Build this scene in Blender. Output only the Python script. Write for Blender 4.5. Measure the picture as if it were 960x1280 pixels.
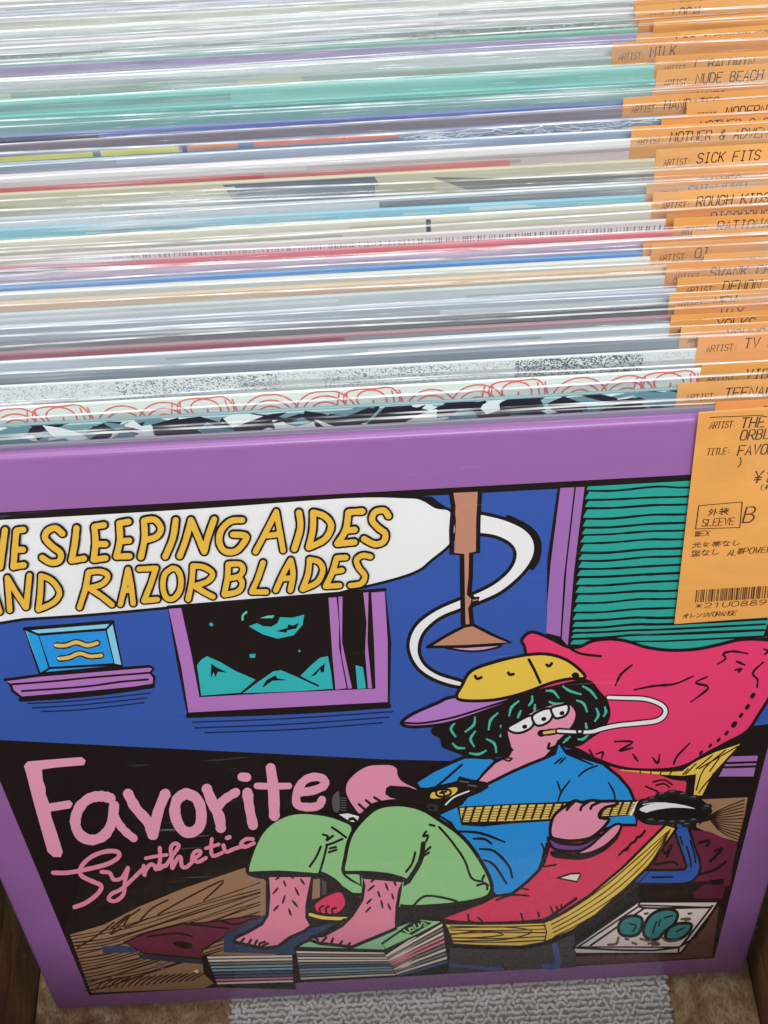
import bpy, bmesh, math, random
from mathutils import Vector, Matrix
from mathutils.geometry import tessellate_polygon

for o in list(bpy.data.objects):
    bpy.data.objects.remove(o)
scene = bpy.context.scene
R = random.Random(7)

# ------------------------------------------------------------------ camera
W_PX, H_PX, FPX = 960.0, 1280.0, 1480.0
LEAN = math.radians(17.0)              # records lean back by this much
SL, CL = math.sin(LEAN), math.cos(LEAN)
COVER = 0.313                          # 12 inch jacket

h = Vector((1, -.0555, 0)).normalized()                 # across the cover, camera frame (x right, y down, z forward)
v = Vector((593 - 480, 2400 - 640, FPX)); v -= h * (v @ h); v.normalize()   # down the cover
n = h.cross(v)                                          # away from the viewer

def cam_ray(px, py):
    return Vector((px - 480, py - 640, FPX))
_tl, _tr, _br, _bl = [(lambda r: r / (n @ r))(cam_ray(*p)) for p in ((-236, 585), (1131, 509), (934, 1215), (74, 1262))]
PD = COVER / ((((_tr - _tl).length) + ((_br - _bl).length)) / 2)            # distance to the cover plane
_tl, _tr, _br, _bl = _tl * PD, _tr * PD, _br * PD, _bl * PD
U0 = ((_tl @ h) + (_bl @ h)) / 2
V0 = ((_bl @ v) + (_br @ v)) / 2 - COVER                # the bottom edge is the fixed one

# world: cover bottom edge along x at z = 0, its plane leaning back (top towards +y)
WX, WV, WN = Vector((1, 0, 0)), Vector((0, -SL, -CL)), Vector((0, CL, -SL))
O_TL = Vector((-COVER / 2, COVER * SL, COVER * CL))     # world position of the cover's top left corner
CAM = O_TL - WX * U0 - WV * V0 - WN * PD

def to_world_dir(c):                                    # camera frame vector to world
    return WX * (c @ h) + WV * (c @ v) + WN * (c @ n)
cam_data = bpy.data.cameras.new('camera')
cam = bpy.data.objects.new('camera', cam_data)
scene.collection.objects.link(cam)
rx, ry, rz = to_world_dir(Vector((1, 0, 0))), to_world_dir(Vector((0, 1, 0))), to_world_dir(Vector((0, 0, 1)))
rot = Matrix((rx, -ry, -rz)).transposed()
cam.matrix_world = Matrix.Translation(CAM) @ rot.to_4x4()
cam_data.sensor_fit = 'VERTICAL'; cam_data.sensor_height = 24.0
cam_data.lens = FPX / H_PX * 24.0
cam_data.clip_start = 0.01; cam_data.clip_end = 50
scene.camera = cam
scene.render.resolution_x, scene.render.resolution_y = 768, 1024

def px_to_cover(px, py):
    """pixel -> metres across and down the front cover"""
    r = cam_ray(px, py); r = r * (PD / (n @ r))
    return (r @ h - U0, r @ v - V0)

def px_on_height(px, py, z):
    """pixel -> world point at height z"""
    d = to_world_dir(cam_ray(px, py))
    return CAM + d * ((z - CAM.z) / d.z)

# ------------------------------------------------------------------ light
world = bpy.data.worlds.new('World'); scene.world = world
world.use_nodes = True
bg = world.node_tree.nodes['Background']
bg.inputs[0].default_value = (.97, .985, 1.0, 1); bg.inputs[1].default_value = 0.40

def area(name, loc, target, sx, sy, power, col=(1, .995, .985)):
    l = bpy.data.lights.new(name, 'AREA'); l.shape = 'RECTANGLE'
    l.size, l.size_y, l.energy, l.color = sx, sy, power, col
    o = bpy.data.objects.new(name, l); scene.collection.objects.link(o)
    o.location = loc
    o.rotation_euler = (Vector(target) - Vector(loc)).to_track_quat('-Z', 'Y').to_euler()
    return o
area('ceiling_lamp', (0.10, -1.0, 1.98), (0, .05, .3), 1.3, 0.40, 46)
area('ceiling_lamp', (-0.35, 0.75, 2.1), (0, .1, .3), 1.3, 0.22, 14)
scene.view_settings.view_transform = 'Standard'
scene.view_settings.look = 'None'
scene.view_settings.exposure = 0.0
scene.render.engine = 'CYCLES'
scene.cycles.transparent_max_bounces = 26
scene.cycles.max_bounces = 5; scene.cycles.diffuse_bounces = 3; scene.cycles.glossy_bounces = 2

# ------------------------------------------------------------------ materials
LIT = 0.80
def lin(c):
    c = c / 255.0
    return c / 12.92 if c <= 0.04045 else ((c + 0.055) / 1.055) ** 2.4
def col(rgb, k=LIT):
    return tuple(min(0.85, lin(c) / k) for c in rgb) + (1,)

class NT:
    def __init__(s, name):
        s.m = bpy.data.materials.new(name); s.m.use_nodes = True
        s.t = s.m.node_tree; s.t.nodes.clear()
        s.out = s.t.nodes.new('ShaderNodeOutputMaterial')
    def n(s, kind, **kw):
        nd = s.t.nodes.new('ShaderNode' + kind)
        for k, val in kw.items():
            if k in nd.inputs: nd.inputs[k].default_value = val
            else: setattr(nd, k, val)
        return nd
    def l(s, a, b): s.t.links.new(a, b)
    def coord(s, scale, rot=(0, 0, 0), loc=(0, 0, 0)):
        tc = s.n('TexCoord'); mp = s.n('Mapping')
        mp.inputs['Scale'].default_value = scale; mp.inputs['Rotation'].default_value = rot; mp.inputs['Location'].default_value = loc
        s.l(tc.outputs['Object'], mp.inputs[0]); return mp.outputs[0]
    def noise(s, vec, scale=1.0, detail=3.0, rough=.5):
        nz = s.n('TexNoise'); nz.inputs['Scale'].default_value = scale
        nz.inputs['Detail'].default_value = detail; nz.inputs['Roughness'].default_value = rough
        s.l(vec, nz.inputs['Vector']); return nz.outputs['Fac']
    def ramp(s, fac, stops, interp='LINEAR'):
        r = s.n('ValToRGB'); r.color_ramp.interpolation = interp
        el = r.color_ramp.elements
        while len(el) < len(stops): el.new(.5)
        for e, (p, c) in zip(el, stops):
            e.position = p; e.color = c if len(c) == 4 else tuple(c) + (1,)
        s.l(fac, r.inputs[0]); return r.outputs[0]
    def mix(s, fac, a, b, blend='MIX'):
        m = s.n('Mix', data_type='RGBA', blend_type=blend)
        for sock, val in ((m.inputs[0], fac), (m.inputs[6], a), (m.inputs[7], b)):
            if hasattr(val, 'is_linked'): s.l(val, sock)
            else: sock.default_value = val
        return m.outputs[2]
    def math(s, op, a, b=None, clamp=False):
        m = s.n('Math', operation=op, use_clamp=clamp)
        for sock, val in zip(m.inputs, (a, b)):
            if val is None: continue
            if hasattr(val, 'is_linked'): s.l(val, sock)
            else: sock.default_value = val
        return m.outputs[0]
    def bsdf(s, color, rough=.5, bump=None, strength=.3, dist=.001, spec=.5, coat=0):
        b = s.n('BsdfPrincipled')
        if hasattr(color, 'is_linked'): s.l(color, b.inputs['Base Color'])
        else: b.inputs['Base Color'].default_value = color
        if hasattr(rough, 'is_linked'): s.l(rough, b.inputs['Roughness'])
        else: b.inputs['Roughness'].default_value = rough
        b.inputs['Specular IOR Level'].default_value = spec
        b.inputs['Coat Weight'].default_value = coat
        if bump is not None:
            bp = s.n('Bump'); bp.inputs['Strength'].default_value = strength; bp.inputs['Distance'].default_value = dist
            s.l(bump, bp.inputs['Height']); s.l(bp.outputs[0], b.inputs['Normal'])
        s.l(b.outputs[0], s.out.inputs[0]); return s.m

_ink = {}
def ink(rgb):
    """matt printing ink with a faint paper mottle"""
    if rgb not in _ink:
        t = NT('printing_ink')
        c = col(rgb); lum = .3*c[0] + .59*c[1] + .11*c[2]; c = tuple(x + (lum - x) * .07 for x in c[:3]) + (1,)
        f = t.noise(t.coord((900, 900, 900)), 1, 2, .5)
        cc = t.mix(t.ramp(f, [(.35, (0, 0, 0)), (.7, (1, 1, 1))]), tuple(x * .985 for x in c[:3]) + (1,), tuple(min(1, x * 1.01) for x in c[:3]) + (1,))
        _ink[rgb] = t.bsdf(cc, .5, spec=.22)
    return _ink[rgb]

# ------------------------------------------------------------------ object helpers
COL = scene.collection
def link(name, me, parent=None, m=None):
    o = bpy.data.objects.new(name, me); COL.objects.link(o)
    if parent: o.parent = parent
    if m:
        for x in (m if isinstance(m, (list, tuple)) else [m]): me.materials.append(x)
    return o
def from_bm(name, bm, parent=None, m=None, smooth=False):
    me = bpy.data.meshes.new(name)
    bm.normal_update(); bm.to_mesh(me); bm.free()
    if smooth: me.polygons.foreach_set('use_smooth', [True] * len(me.polygons))
    return link(name, me, parent, m)
def thing(name, label, cat, loc=(0, 0, 0), group=None):
    o = bpy.data.objects.new(name, None); COL.objects.link(o); o.location = loc
    o.empty_display_size = .02
    o['label'] = label; o['category'] = cat
    if group: o['group'] = group
    return o
def box_bm(bm, c, s, bevel=0, seg=2):
    r = bmesh.ops.create_cube(bm, size=1)
    bmesh.ops.scale(bm, vec=s, verts=r['verts']); bmesh.ops.translate(bm, vec=c, verts=r['verts'])
    if bevel:
        es = list({e for vv in r['verts'] for e in vv.link_edges})
        bmesh.ops.bevel(bm, geom=es, offset=bevel, segments=seg, affect='EDGES', profile=.6)

# ------------------------------------------------------------------ flat print builder
# polygons and strokes given across/down a sheet; every shape is its own ink layer a few microns above the last
class Print:
    def __init__(s, base=0.0, step=8e-7):
        s.v = []; s.f = []; s.mi = []; s.mats = []; s.z = base; s.step = step
    def mid(s, rgb):
        m = ink(rgb)
        if m not in s.mats: s.mats.append(m)
        return s.mats.index(m)
    def poly(s, pts, rgb):
        s.z += s.step; k = len(s.v)
        tris = tessellate_polygon([[Vector((p[0], p[1], 0)) for p in pts]])
        s.v += [(p[0], p[1], s.z) for p in pts]
        mi = s.mid(rgb)
        for t in tris:
            a, b, c = (pts[i] for i in t)
            if (b[0]-a[0])*(c[1]-a[1]) - (b[1]-a[1])*(c[0]-a[0]) > 0: t = (t[0], t[2], t[1])
            s.f.append(tuple(k + i for i in t)); s.mi.append(mi)
    def build(s, name, parent, origin_to_local):
        me = bpy.data.meshes.new(name)
        me.from_pydata([origin_to_local(*p) for p in s.v], [], s.f)
        for m in s.mats: me.materials.append(m)
        me.polygons.foreach_set('material_index', s.mi); me.update()
        o = bpy.data.objects.new(name, me); COL.objects.link(o); o.parent = parent
        return o

def catmull(pts, closed, sub=5):
    N = len(pts); out = []
    if N < 3: return list(pts)
    rng = range(N) if closed else range(N - 1)
    for i in rng:
        g = (lambda j: pts[j % N]) if closed else (lambda j: pts[max(0, min(N - 1, j))])
        p0, p1, p2, p3 = g(i - 1), g(i), g(i + 1), g(i + 2)
        for k in range(sub):
            t = k / sub
            out.append(tuple(.5 * (2*p1[a] + (p2[a]-p0[a])*t + (2*p0[a]-5*p1[a]+4*p2[a]-p3[a])*t*t + (3*p1[a]-p0[a]-3*p2[a]+p3[a])*t**3) for a in (0, 1)))
    if not closed: out.append(tuple(pts[-1]))
    return out

def ribbon(pts, w, taper=0.0, rag=0.0):
    """left and right borders of a stroke of width w with rounded or pointed ends"""
    q = []
    for p in pts:
        if not q or math.hypot(p[0]-q[-1][0], p[1]-q[-1][1]) > w * .08: q.append(p)
    if len(q) < 2: return [], []
    L, Rr, N = [], [], len(q)
    def cap(p, d, side):
        for a in ((80, 50, 20) if side else (20, 50, 80)):
            ex, hw = math.sin(math.radians(a)) * w / 2, math.cos(math.radians(a)) * w / 2
            c = (p[0] + d[0]*ex*(-1 if side else 1), p[1] + d[1]*ex*(-1 if side else 1))
            L.append((c[0] - d[1]*hw, c[1] + d[0]*hw)); Rr.append((c[0] + d[1]*hw, c[1] - d[0]*hw))
    def dirn(a, b):
        dx, dy = b[0]-a[0], b[1]-a[1]; d = math.hypot(dx, dy) or 1e-9
        return dx/d, dy/d
    if taper < .5: cap(q[0], dirn(q[0], q[1]), True)
    for i, p in enumerate(q):
        d = dirn(q[max(0, i-1)], q[min(N-1, i+1)])
        t = i / (N - 1)
        hw = w / 2 * (1 - taper * (2*abs(t - .5))**1.5)
        if rag: hw *= 1 + R.uniform(-rag, rag)
        L.append((p[0] - d[1]*hw, p[1] + d[0]*hw)); Rr.append((p[0] + d[1]*hw, p[1] - d[0]*hw))
    if taper < .5: cap(q[-1], dirn(q[-2], q[-1]), False)
    return L, Rr

def add_stroke(P, pts, w, rgb, xf, taper=0.0, rag=0.0):
    """pts in drawing units; xf maps drawing units to sheet metres"""
    L, Rr = ribbon(pts, w, taper, rag)
    if not L: return
    P.z += P.step; mi = P.mid(rgb); N = len(L)
    k = len(P.v); z0 = P.z
    for i in range(N):
        z = z0 + P.step * .9 * i / N
        P.v.append((*xf(*L[i]), z)); P.v.append((*xf(*Rr[i]), z))
    for i in range(N - 1):
        a = k + 2*i
        P.f.append((a, a+1, a+3, a+2)); P.mi.append(mi)
    P.z += P.step

# ------------------------------------------------------------------ stroke alphabet (plain label-printer capitals), cell 4 wide 6 high, y down
GL = {
'A': [[(0,6),(2,0),(4,6)],[(.8,4),(3.2,4)]], 'B': [[(0,6),(0,0),(2.6,0),(3.6,.8),(3.6,2),(2.6,2.8),(0,2.8)],[(2.6,2.8),(4,3.8),(4,5),(2.8,6),(0,6)]],
'C': [[(4,1.2),(3,0),(1,0),(0,1.2),(0,4.8),(1,6),(3,6),(4,4.8)]], 'D': [[(0,0),(2.4,0),(4,1.6),(4,4.4),(2.4,6),(0,6),(0,0)]],
'E': [[(4,0),(0,0),(0,6),(4,6)],[(0,3),(3.2,3)]], 'F': [[(4,0),(0,0),(0,6)],[(0,3),(3.2,3)]],
'G': [[(4,1.2),(3,0),(1,0),(0,1.2),(0,4.8),(1,6),(3,6),(4,4.8),(4,3.2),(2.2,3.2)]], 'H': [[(0,0),(0,6)],[(4,0),(4,6)],[(0,3),(4,3)]],
'I': [[(1,0),(3,0)],[(2,0),(2,6)],[(1,6),(3,6)]], 'J': [[(3.4,0),(3.4,4.8),(2.4,6),(1,6),(0,4.8)]], 'K': [[(0,0),(0,6)],[(4,0),(0,3.6)],[(1.4,2.6),(4,6)]],
'L': [[(0,0),(0,6),(4,6)]], 'M': [[(0,6),(0,0),(2,3.4),(4,0),(4,6)]], 'N': [[(0,6),(0,0),(4,6),(4,0)]],
'O': [[(1,0),(3,0),(4,1.2),(4,4.8),(3,6),(1,6),(0,4.8),(0,1.2),(1,0)]], 'P': [[(0,6),(0,0),(3,0),(4,1),(4,2.4),(3,3.4),(0,3.4)]],
'Q': [[(1,0),(3,0),(4,1.2),(4,4.8),(3,6),(1,6),(0,4.8),(0,1.2),(1,0)],[(2.4,4.2),(4.2,6.2)]], 'R': [[(0,6),(0,0),(3,0),(4,1),(4,2.2),(3,3.2),(0,3.2)],[(2,3.2),(4,6)]],
'S': [[(4,1),(3,0),(1,0),(0,1),(0,2),(1,2.9),(3,3.2),(4,4),(4,5),(3,6),(1,6),(0,5)]], 'T': [[(0,0),(4,0)],[(2,0),(2,6)]],
'U': [[(0,0),(0,4.8),(1,6),(3,6),(4,4.8),(4,0)]], 'V': [[(0,0),(2,6),(4,0)]], 'W': [[(0,0),(1,6),(2,2.4),(3,6),(4,0)]],
'X': [[(0,0),(4,6)],[(4,0),(0,6)]], 'Y': [[(0,0),(2,3),(4,0)],[(2,3),(2,6)]], 'Z': [[(0,0),(4,0),(0,6),(4,6)]],
'0': [[(1,0),(3,0),(4,1.2),(4,4.8),(3,6),(1,6),(0,4.8),(0,1.2),(1,0)]], '1': [[(1,1.2),(2.2,0),(2.2,6)]], '2': [[(0,1.2),(1,0),(3,0),(4,1.2),(4,2.2),(0,6),(4,6)]],
'3': [[(0,0),(4,0),(2,2.4),(4,3.6),(4,5),(3,6),(1,6),(0,5)]], '4': [[(3,6),(3,0),(0,4.2),(4,4.2)]], '5': [[(4,0),(.4,0),(0,2.8),(3,2.6),(4,3.8),(4,5),(3,6),(0,6)]],
'6': [[(3.6,0),(1.4,1),(0,3.4),(0,5),(1,6),(3,6),(4,5),(4,3.8),(3,2.9),(.4,3.2)]], '7': [[(0,0),(4,0),(1.6,6)]],
'8': [[(2,2.8),(.4,2),(.4,.8),(1.4,0),(2.6,0),(3.6,.8),(3.6,2),(2,2.8),(0,4),(0,5),(1,6),(3,6),(4,5),(4,4),(2,2.8)]],
'9': [[(.4,6),(2.8,5),(4,2.8),(4,1),(3,0),(1,0),(0,1),(0,2.2),(1,3.1),(3.8,2.8)]],
':': [[(1.8,1.8),(2.2,1.8)],[(1.8,4.6),(2.2,4.6)]], "'": [[(2,0),(2,1.4)]], '*': [[(.6,1.6),(3.4,4.4)],[(3.4,1.6),(.6,4.4)],[(2,1),(2,5)]], '&': [[(4,6),(.6,1.4),(1.4,0),(2.4,0),(2.8,1.2),(0,4),(.6,6),(2.2,6),(4,3.6)]],
')': [[(1,-.6),(2.4,1.4),(2.4,4.6),(1,6.6)]], '(': [[(3,-.6),(1.6,1.4),(1.6,4.6),(3,6.6)]], '/': [[(0,6),(4,0)]], ',': [[(2,5.4),(1.4,7)]], '.': [[(1.8,5.8),(2.2,5.8)]],
'\u00a5': [[(0,0),(2,3),(4,0)],[(2,3),(2,6)],[(.4,3.2),(3.6,3.2)],[(.4,4.4),(3.6,4.4)]],
# the few Japanese characters of the labels, as pen strokes
'\u5916': [[(1,0),(0,2.6)],[(.5,1.4),(2,1.4),(1.6,4),(0,6)],[(.6,3),(1.3,3.8)],[(3,0),(3,6)],[(3,2.6),(4.4,3.8)]],
'\u88c5': [[(0,.6),(.8,1.2)],[(1.2,0),(1.2,2.6)],[(2,.9),(4.6,.9)],[(3.2,0),(3.2,2.2)],[(2.3,2.2),(4.2,2.2)],[(0,3),(4.6,3)],[(2.2,3),(.2,4.8)],[(1.4,4),(1.4,6),(2.4,5.6)],[(2.3,3.2),(4.6,6)],[(3.8,3.8),(3,4.4)]],
'\u5143': [[(.8,.6),(3.6,.6)],[(0,2.2),(4.4,2.2)],[(1.6,2.2),(1.4,4.4),(0,6)],[(2.8,2.2),(2.8,5.6),(4.4,5.6),(4.4,4.6)]],
'\u3005': [[(1.4,.4),(.2,3)],[(1,1.4),(3.4,1.4),(1,5)],[(1.2,3.2),(3,5.4)]],
'\u5e2f': [[(0,1),(4.4,1)],[(.8,0),(.8,2),(3.6,2),(3.6,0)],[(2.2,0),(2.2,2)],[(0,4),(0,2.9),(4.4,2.9),(4.4,4)],[(.8,5.6),(.8,4),(3.6,4),(3.6,5.6)],[(2.2,3),(2.2,6.4)]],
'\u306a': [[(0,1.2),(2.4,1)],[(1.3,0),(.3,3.6)],[(3,1),(4.2,2)],[(2.9,2.4),(2.9,5),(1.6,5.8),(1,5),(2,4.4),(4.2,5.8)]],
'\u3057': [[(1,0),(.9,4.6),(1.8,5.8),(3,5.4),(4,4)]],
'\u76e4': [[(.2,0),(.2,3)],[(.2,.4),(2,.4),(2,3)],[(.2,1.6),(2,1.6)],[(2.8,.4),(4.2,.4),(2.6,3)],[(2.8,1.4),(4.4,3)],[(.6,4),(.6,6)],[(.6,4),(4,4),(4,6)],[(1.7,4),(1.7,6)],[(2.8,4),(2.8,6)],[(0,6),(4.6,6)]],
'\u672d': [[(0,1.6),(2.6,1.6)],[(1.3,0),(1.3,6)],[(1.2,2),(0,4.4)],[(1.5,2.4),(2.4,3.4)],[(3.4,0),(3.4,5.4),(4.6,5.6),(4.6,4.4)]],
'\u5e4c': [[(.2,3.6),(.2,1.2),(2,1.2),(2,3.6)],[(1.1,0),(1.1,6)],[(2.6,.6),(4.6,.6)],[(2.8,1.8),(4.4,1.8),(4.4,3.2),(2.8,3.2),(2.8,1.8)],[(2.6,4.4),(4.6,4.4)],[(3.6,3.2),(3.6,6)]],
'\u30aa': [[(0,1.6),(4.2,1.6)],[(2.8,0),(2.8,6),(2,5.6)],[(2.7,1.8),(.2,4.8)]], '\u30ec': [[(.8,0),(.8,5.8),(4,3.2)]],
'\u30f3': [[(.4,.8),(1.6,1.8)],[(.4,5.6),(2.6,4.4),(4.2,1.4)]], '\u30b8': [[(.6,.6),(1.6,1.3)],[(.2,2.4),(1.3,3.1)],[(.6,5.6),(2.8,4.6),(4.2,2)],[(3,.2),(3.4,1)],[(3.9,0),(4.3,.8)]],
}
def text(P, s, x, y, ch, pitch, wd, ang=0.0, rgb=(62, 34, 22), slant=0.12, jig=0.0, jx=1.0):
    """label text on a sheet: x, y = top left of the first letter, ch = capital height, all in metres"""
    ca, sa = math.cos(ang), math.sin(ang)
    for i, c in enumerate(s):
        for st in GL.get(c, []):
            pts = []
            for (a, b) in st:
                lx = i * pitch + a / 4 * pitch * .74 * jx - (b - 6) / 6 * ch * slant * .6
                ly = b / 6 * ch
                lx += R.uniform(-jig, jig); ly += R.uniform(-jig, jig)
                pts.append((x + lx * ca - ly * sa, y + lx * sa + ly * ca))
            add_stroke(P, pts, wd, rgb, lambda a, b: (a, b))

# ------------------------------------------------------------------ record builder
def board_mat(name, rgb, spread=.1, rough=.42, extra=None):
    t = NT(name)
    c = col(rgb); co = t.coord((1, 1, 1))
    f = t.noise(t.coord((9, 9, 60)), 1, 4, .6)
    base = t.mix(t.ramp(f, [(.3, (0, 0, 0)), (.7, (1, 1, 1))]), tuple(x * (1 - spread) for x in c[:3]) + (1,), tuple(min(.9, x * (1 + spread)) for x in c[:3]) + (1,))
    if extra: base = extra(t, base)
    return t.bsdf(base, rough, t.noise(t.coord((700, 700, 700)), 1, 2), .08, .0004)

def film_gloss(t, k=1.15):
    lw = t.n('LayerWeight'); lw.inputs['Blend'].default_value = .5
    return t.math('ADD', t.math('MULTIPLY', t.math('POWER', lw.outputs['Facing'], 5.0), .9), .04 * k, True)
def plastic_mat(glare_amt=1.0):
    """thin clear film: passes light, mirrors at its own gloss, with long fine scuffs and painted glare streaks that scatter"""
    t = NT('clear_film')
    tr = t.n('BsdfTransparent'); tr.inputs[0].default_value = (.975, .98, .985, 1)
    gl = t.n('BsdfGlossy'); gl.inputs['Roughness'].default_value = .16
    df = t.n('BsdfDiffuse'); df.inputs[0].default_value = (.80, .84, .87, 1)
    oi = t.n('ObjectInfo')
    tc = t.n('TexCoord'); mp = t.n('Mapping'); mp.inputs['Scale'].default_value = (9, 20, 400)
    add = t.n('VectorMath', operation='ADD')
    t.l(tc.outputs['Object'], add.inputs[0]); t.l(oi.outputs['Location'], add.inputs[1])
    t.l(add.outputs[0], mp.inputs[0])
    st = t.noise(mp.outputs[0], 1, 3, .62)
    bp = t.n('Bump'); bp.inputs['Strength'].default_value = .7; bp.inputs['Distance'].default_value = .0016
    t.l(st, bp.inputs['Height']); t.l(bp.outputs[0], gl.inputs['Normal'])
    scuff_glare = t.ramp(st, [(.46, (.015 * glare_amt,) * 3), (.60, (.10 * glare_amt,) * 3), (.66, (.30 * glare_amt,) * 3), (.72, (.85 * glare_amt,) * 3)])  # white streaks: glare on the film painted as diffuse scatter
    m1 = t.n('MixShader'); t.l(scuff_glare, m1.inputs[0]); t.l(tr.outputs[0], m1.inputs[1]); t.l(df.outputs[0], m1.inputs[2])
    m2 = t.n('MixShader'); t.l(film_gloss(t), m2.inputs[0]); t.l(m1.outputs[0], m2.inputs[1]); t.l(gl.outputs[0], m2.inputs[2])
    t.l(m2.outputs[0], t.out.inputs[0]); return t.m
def film_edge_mat():
    t = NT('clear_film_edge')
    tr = t.n('BsdfTransparent'); df = t.n('BsdfPrincipled')
    df.inputs['Base Color'].default_value = (.86, .88, .9, 1); df.inputs['Roughness'].default_value = .25
    st = t.noise(t.coord((22, 60, 60)), 1, 3, .65)
    m = t.n('MixShader'); t.l(t.ramp(st, [(.38, (.03, .03, .03)), (.66, (.8, .8, .8))]), m.inputs[0])
    t.l(tr.outputs[0], m.inputs[1]); t.l(df.outputs[0], m.inputs[2]); t.l(m.outputs[0], t.out.inputs[0]); return t.m
def clear_front_mat():
    t = NT('clear_front_film')
    tr = t.n('BsdfTransparent'); tr.inputs[0].default_value = (.97, .975, .98, 1)
    gl = t.n('BsdfGlossy'); gl.inputs['Roughness'].default_value = .035
    st = t.noise(t.coord((9, 9, 14)), 1, 2, .5)
    bp = t.n('Bump'); bp.inputs['Strength'].default_value = .25; bp.inputs['Distance'].default_value = .0006
    t.l(st, bp.inputs['Height']); t.l(bp.outputs[0], gl.inputs['Normal'])
    df = t.n('BsdfDiffuse'); df.inputs[0].default_value = (.8, .84, .88, 1)
    sc = t.noise(t.coord((26, 26, 420), rot=(0, .30, 0)), 1, 2, .5); pa = t.noise(t.coord((11, 11, 11)), 1, 2)
    sf = t.math('MULTIPLY', t.ramp(sc, [(.66, (0, 0, 0)), (.76, (.13, .13, .13))]), t.ramp(pa, [(.48, (0, 0, 0)), (.62, (1, 1, 1))]))
    sf = t.math('ADD', sf, .003)
    m1 = t.n('MixShader'); t.l(sf, m1.inputs[0]); t.l(tr.outputs[0], m1.inputs[1]); t.l(df.outputs[0], m1.inputs[2])
    m2 = t.n('MixShader'); t.l(film_gloss(t), m2.inputs[0]); t.l(m1.outputs[0], m2.inputs[1]); t.l(gl.outputs[0], m2.inputs[2])
    t.l(m2.outputs[0], t.out.inputs[0]); return t.m
FILM, FILM_LOW_GLARE, EDGE, CLEAR = plastic_mat(), plastic_mat(.12), film_edge_mat(), clear_front_mat()  # the second film carries less of the painted glare

def tag_paper(rgb):
    t = NT('orange_tag_paper')
    c = col(rgb)
    f = t.noise(t.coord((30, 30, 60)), 1, 5, .65)
    cc = t.mix(t.ramp(f, [(.3, (0, 0, 0)), (.7, (1, 1, 1))]), tuple(x * .9 for x in c[:3]) + (1,), tuple(min(.9, x * 1.08) for x in c[:3]) + (1,))
    return t.bsdf(cc, .5, t.noise(t.coord((500, 500, 500)), 1, 3), .1, .0003)
TAGS = [tag_paper(c) for c in ((224, 152, 78), (220, 146, 78), (226, 158, 92))]

# local frame of a record: origin at the middle of its foot, x across, z up the sleeve, -y faces the viewer
def sheet_to_local(yface):
    return lambda a, b, z: (a - COVER / 2, yface - z, COVER - b)

def make_cover(root, mats, th, hgt=COVER, wid=COVER):
    bm = bmesh.new()
    box_bm(bm, (0, th/2, hgt/2), (wid, th, hgt), min(.0020, th * .46), 4)
    o = from_bm('jacket', bm, root, mats, True)
    return o

def film_sheet(bm, x0, x1, z0, z1, yf, nx, nz, amp, seed, lip=0):
    rr = random.Random(seed); ph = [rr.uniform(0, 6.28) for _ in range(8)]; fr = [rr.uniform(8, 40) for _ in range(4)]; tilt = rr.uniform(-.007, .007) if lip else 0
    rows = []
    for j in range(nz + 1):
        tz = j / nz; z = z0 + (z1 - z0) * (1 - (1 - tz) ** 1.6)
        row = []
        for i in range(nx + 1):
            x = x0 + (x1 - x0) * i / nx
            near = max(0, 1 - (z1 - z) / .03)
            w = amp * (math.sin(fr[0]*x + ph[0] + 60*z) + .6*math.sin(fr[1]*x*1.7 + ph[1] - 90*z) + .4*math.sin(fr[2]*3*x + ph[2])) * (.3 + .7*near)
            e = lip * math.exp(-((z1 - z) / .0016))
            e *= .5 + .5 * math.sin(fr[2]*x*.6 + ph[4])
            row.append(bm.verts.new((x, yf + w * .5 + e, z + (amp * 1.2 * math.sin(fr[3]*x + ph[3]) + tilt * x + amp * 2.5 * math.sin(9*x + ph[5])) * max(0, 1 - (z1 - z) / .02))))
        rows.append(row)
    for j in range(nz):
        for i in range(nx):
            f = bm.faces.new((rows[j][i], rows[j][i+1], rows[j+1][i+1], rows[j+1][i])); f.smooth = True
    return rows

def make_sleeve(root, th, seed, over=.005, hgt=COVER, wid=COVER, front=None):
    """outer film bag: front and back sheet, closed sides and foot, whitish cut edge at the mouth"""
    rr = random.Random(seed); thin_back = rr.random() < .3
    bm = bmesh.new(); g = .0004; zt = hgt + over * rr.uniform(.75, 1.2)
    x0, x1 = -wid/2 - .0022, wid/2 + .0022
    fr = film_sheet(bm, x0, x1, .0004, zt, -g, 26, 16, .00024, seed, lip=-.0009)
    bk = film_sheet(bm, x0, x1, .0004, zt - rr.uniform(0, .0015), th + g, 26, 10, .00014, seed + 1, lip=.0003)
    A, B = [bm.verts.new(q.co) for q in fr[0]], [bm.verts.new(q.co) for q in bk[0]]
    for i in range(26): bm.faces.new((A[i], B[i], B[i+1], A[i+1]))
    nb = len(bm.faces)
    for row, rad in ((fr[-1], rr.uniform(.00025, .0005)), (bk[-1], .00025)):      # thin rolled rim along the mouth
        last = [bm.verts.new(vv.co) for vv in row]
        for sg in (1, 2, 3):
            an = sg * math.pi / 5
            top = [bm.verts.new((vv.co.x, vv.co.y + rad * (1 - math.cos(an)), vv.co.z + rad * math.sin(an))) for vv in row]
            for i in range(26):
                f = bm.faces.new((last[i], last[i+1], top[i+1], top[i])); f.material_index = 1 if (row is fr[-1] or thin_back) else 0; f.smooth = True
            last = top
    return from_bm('clear_sleeve', bm, root, [front or FILM, EDGE])

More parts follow.
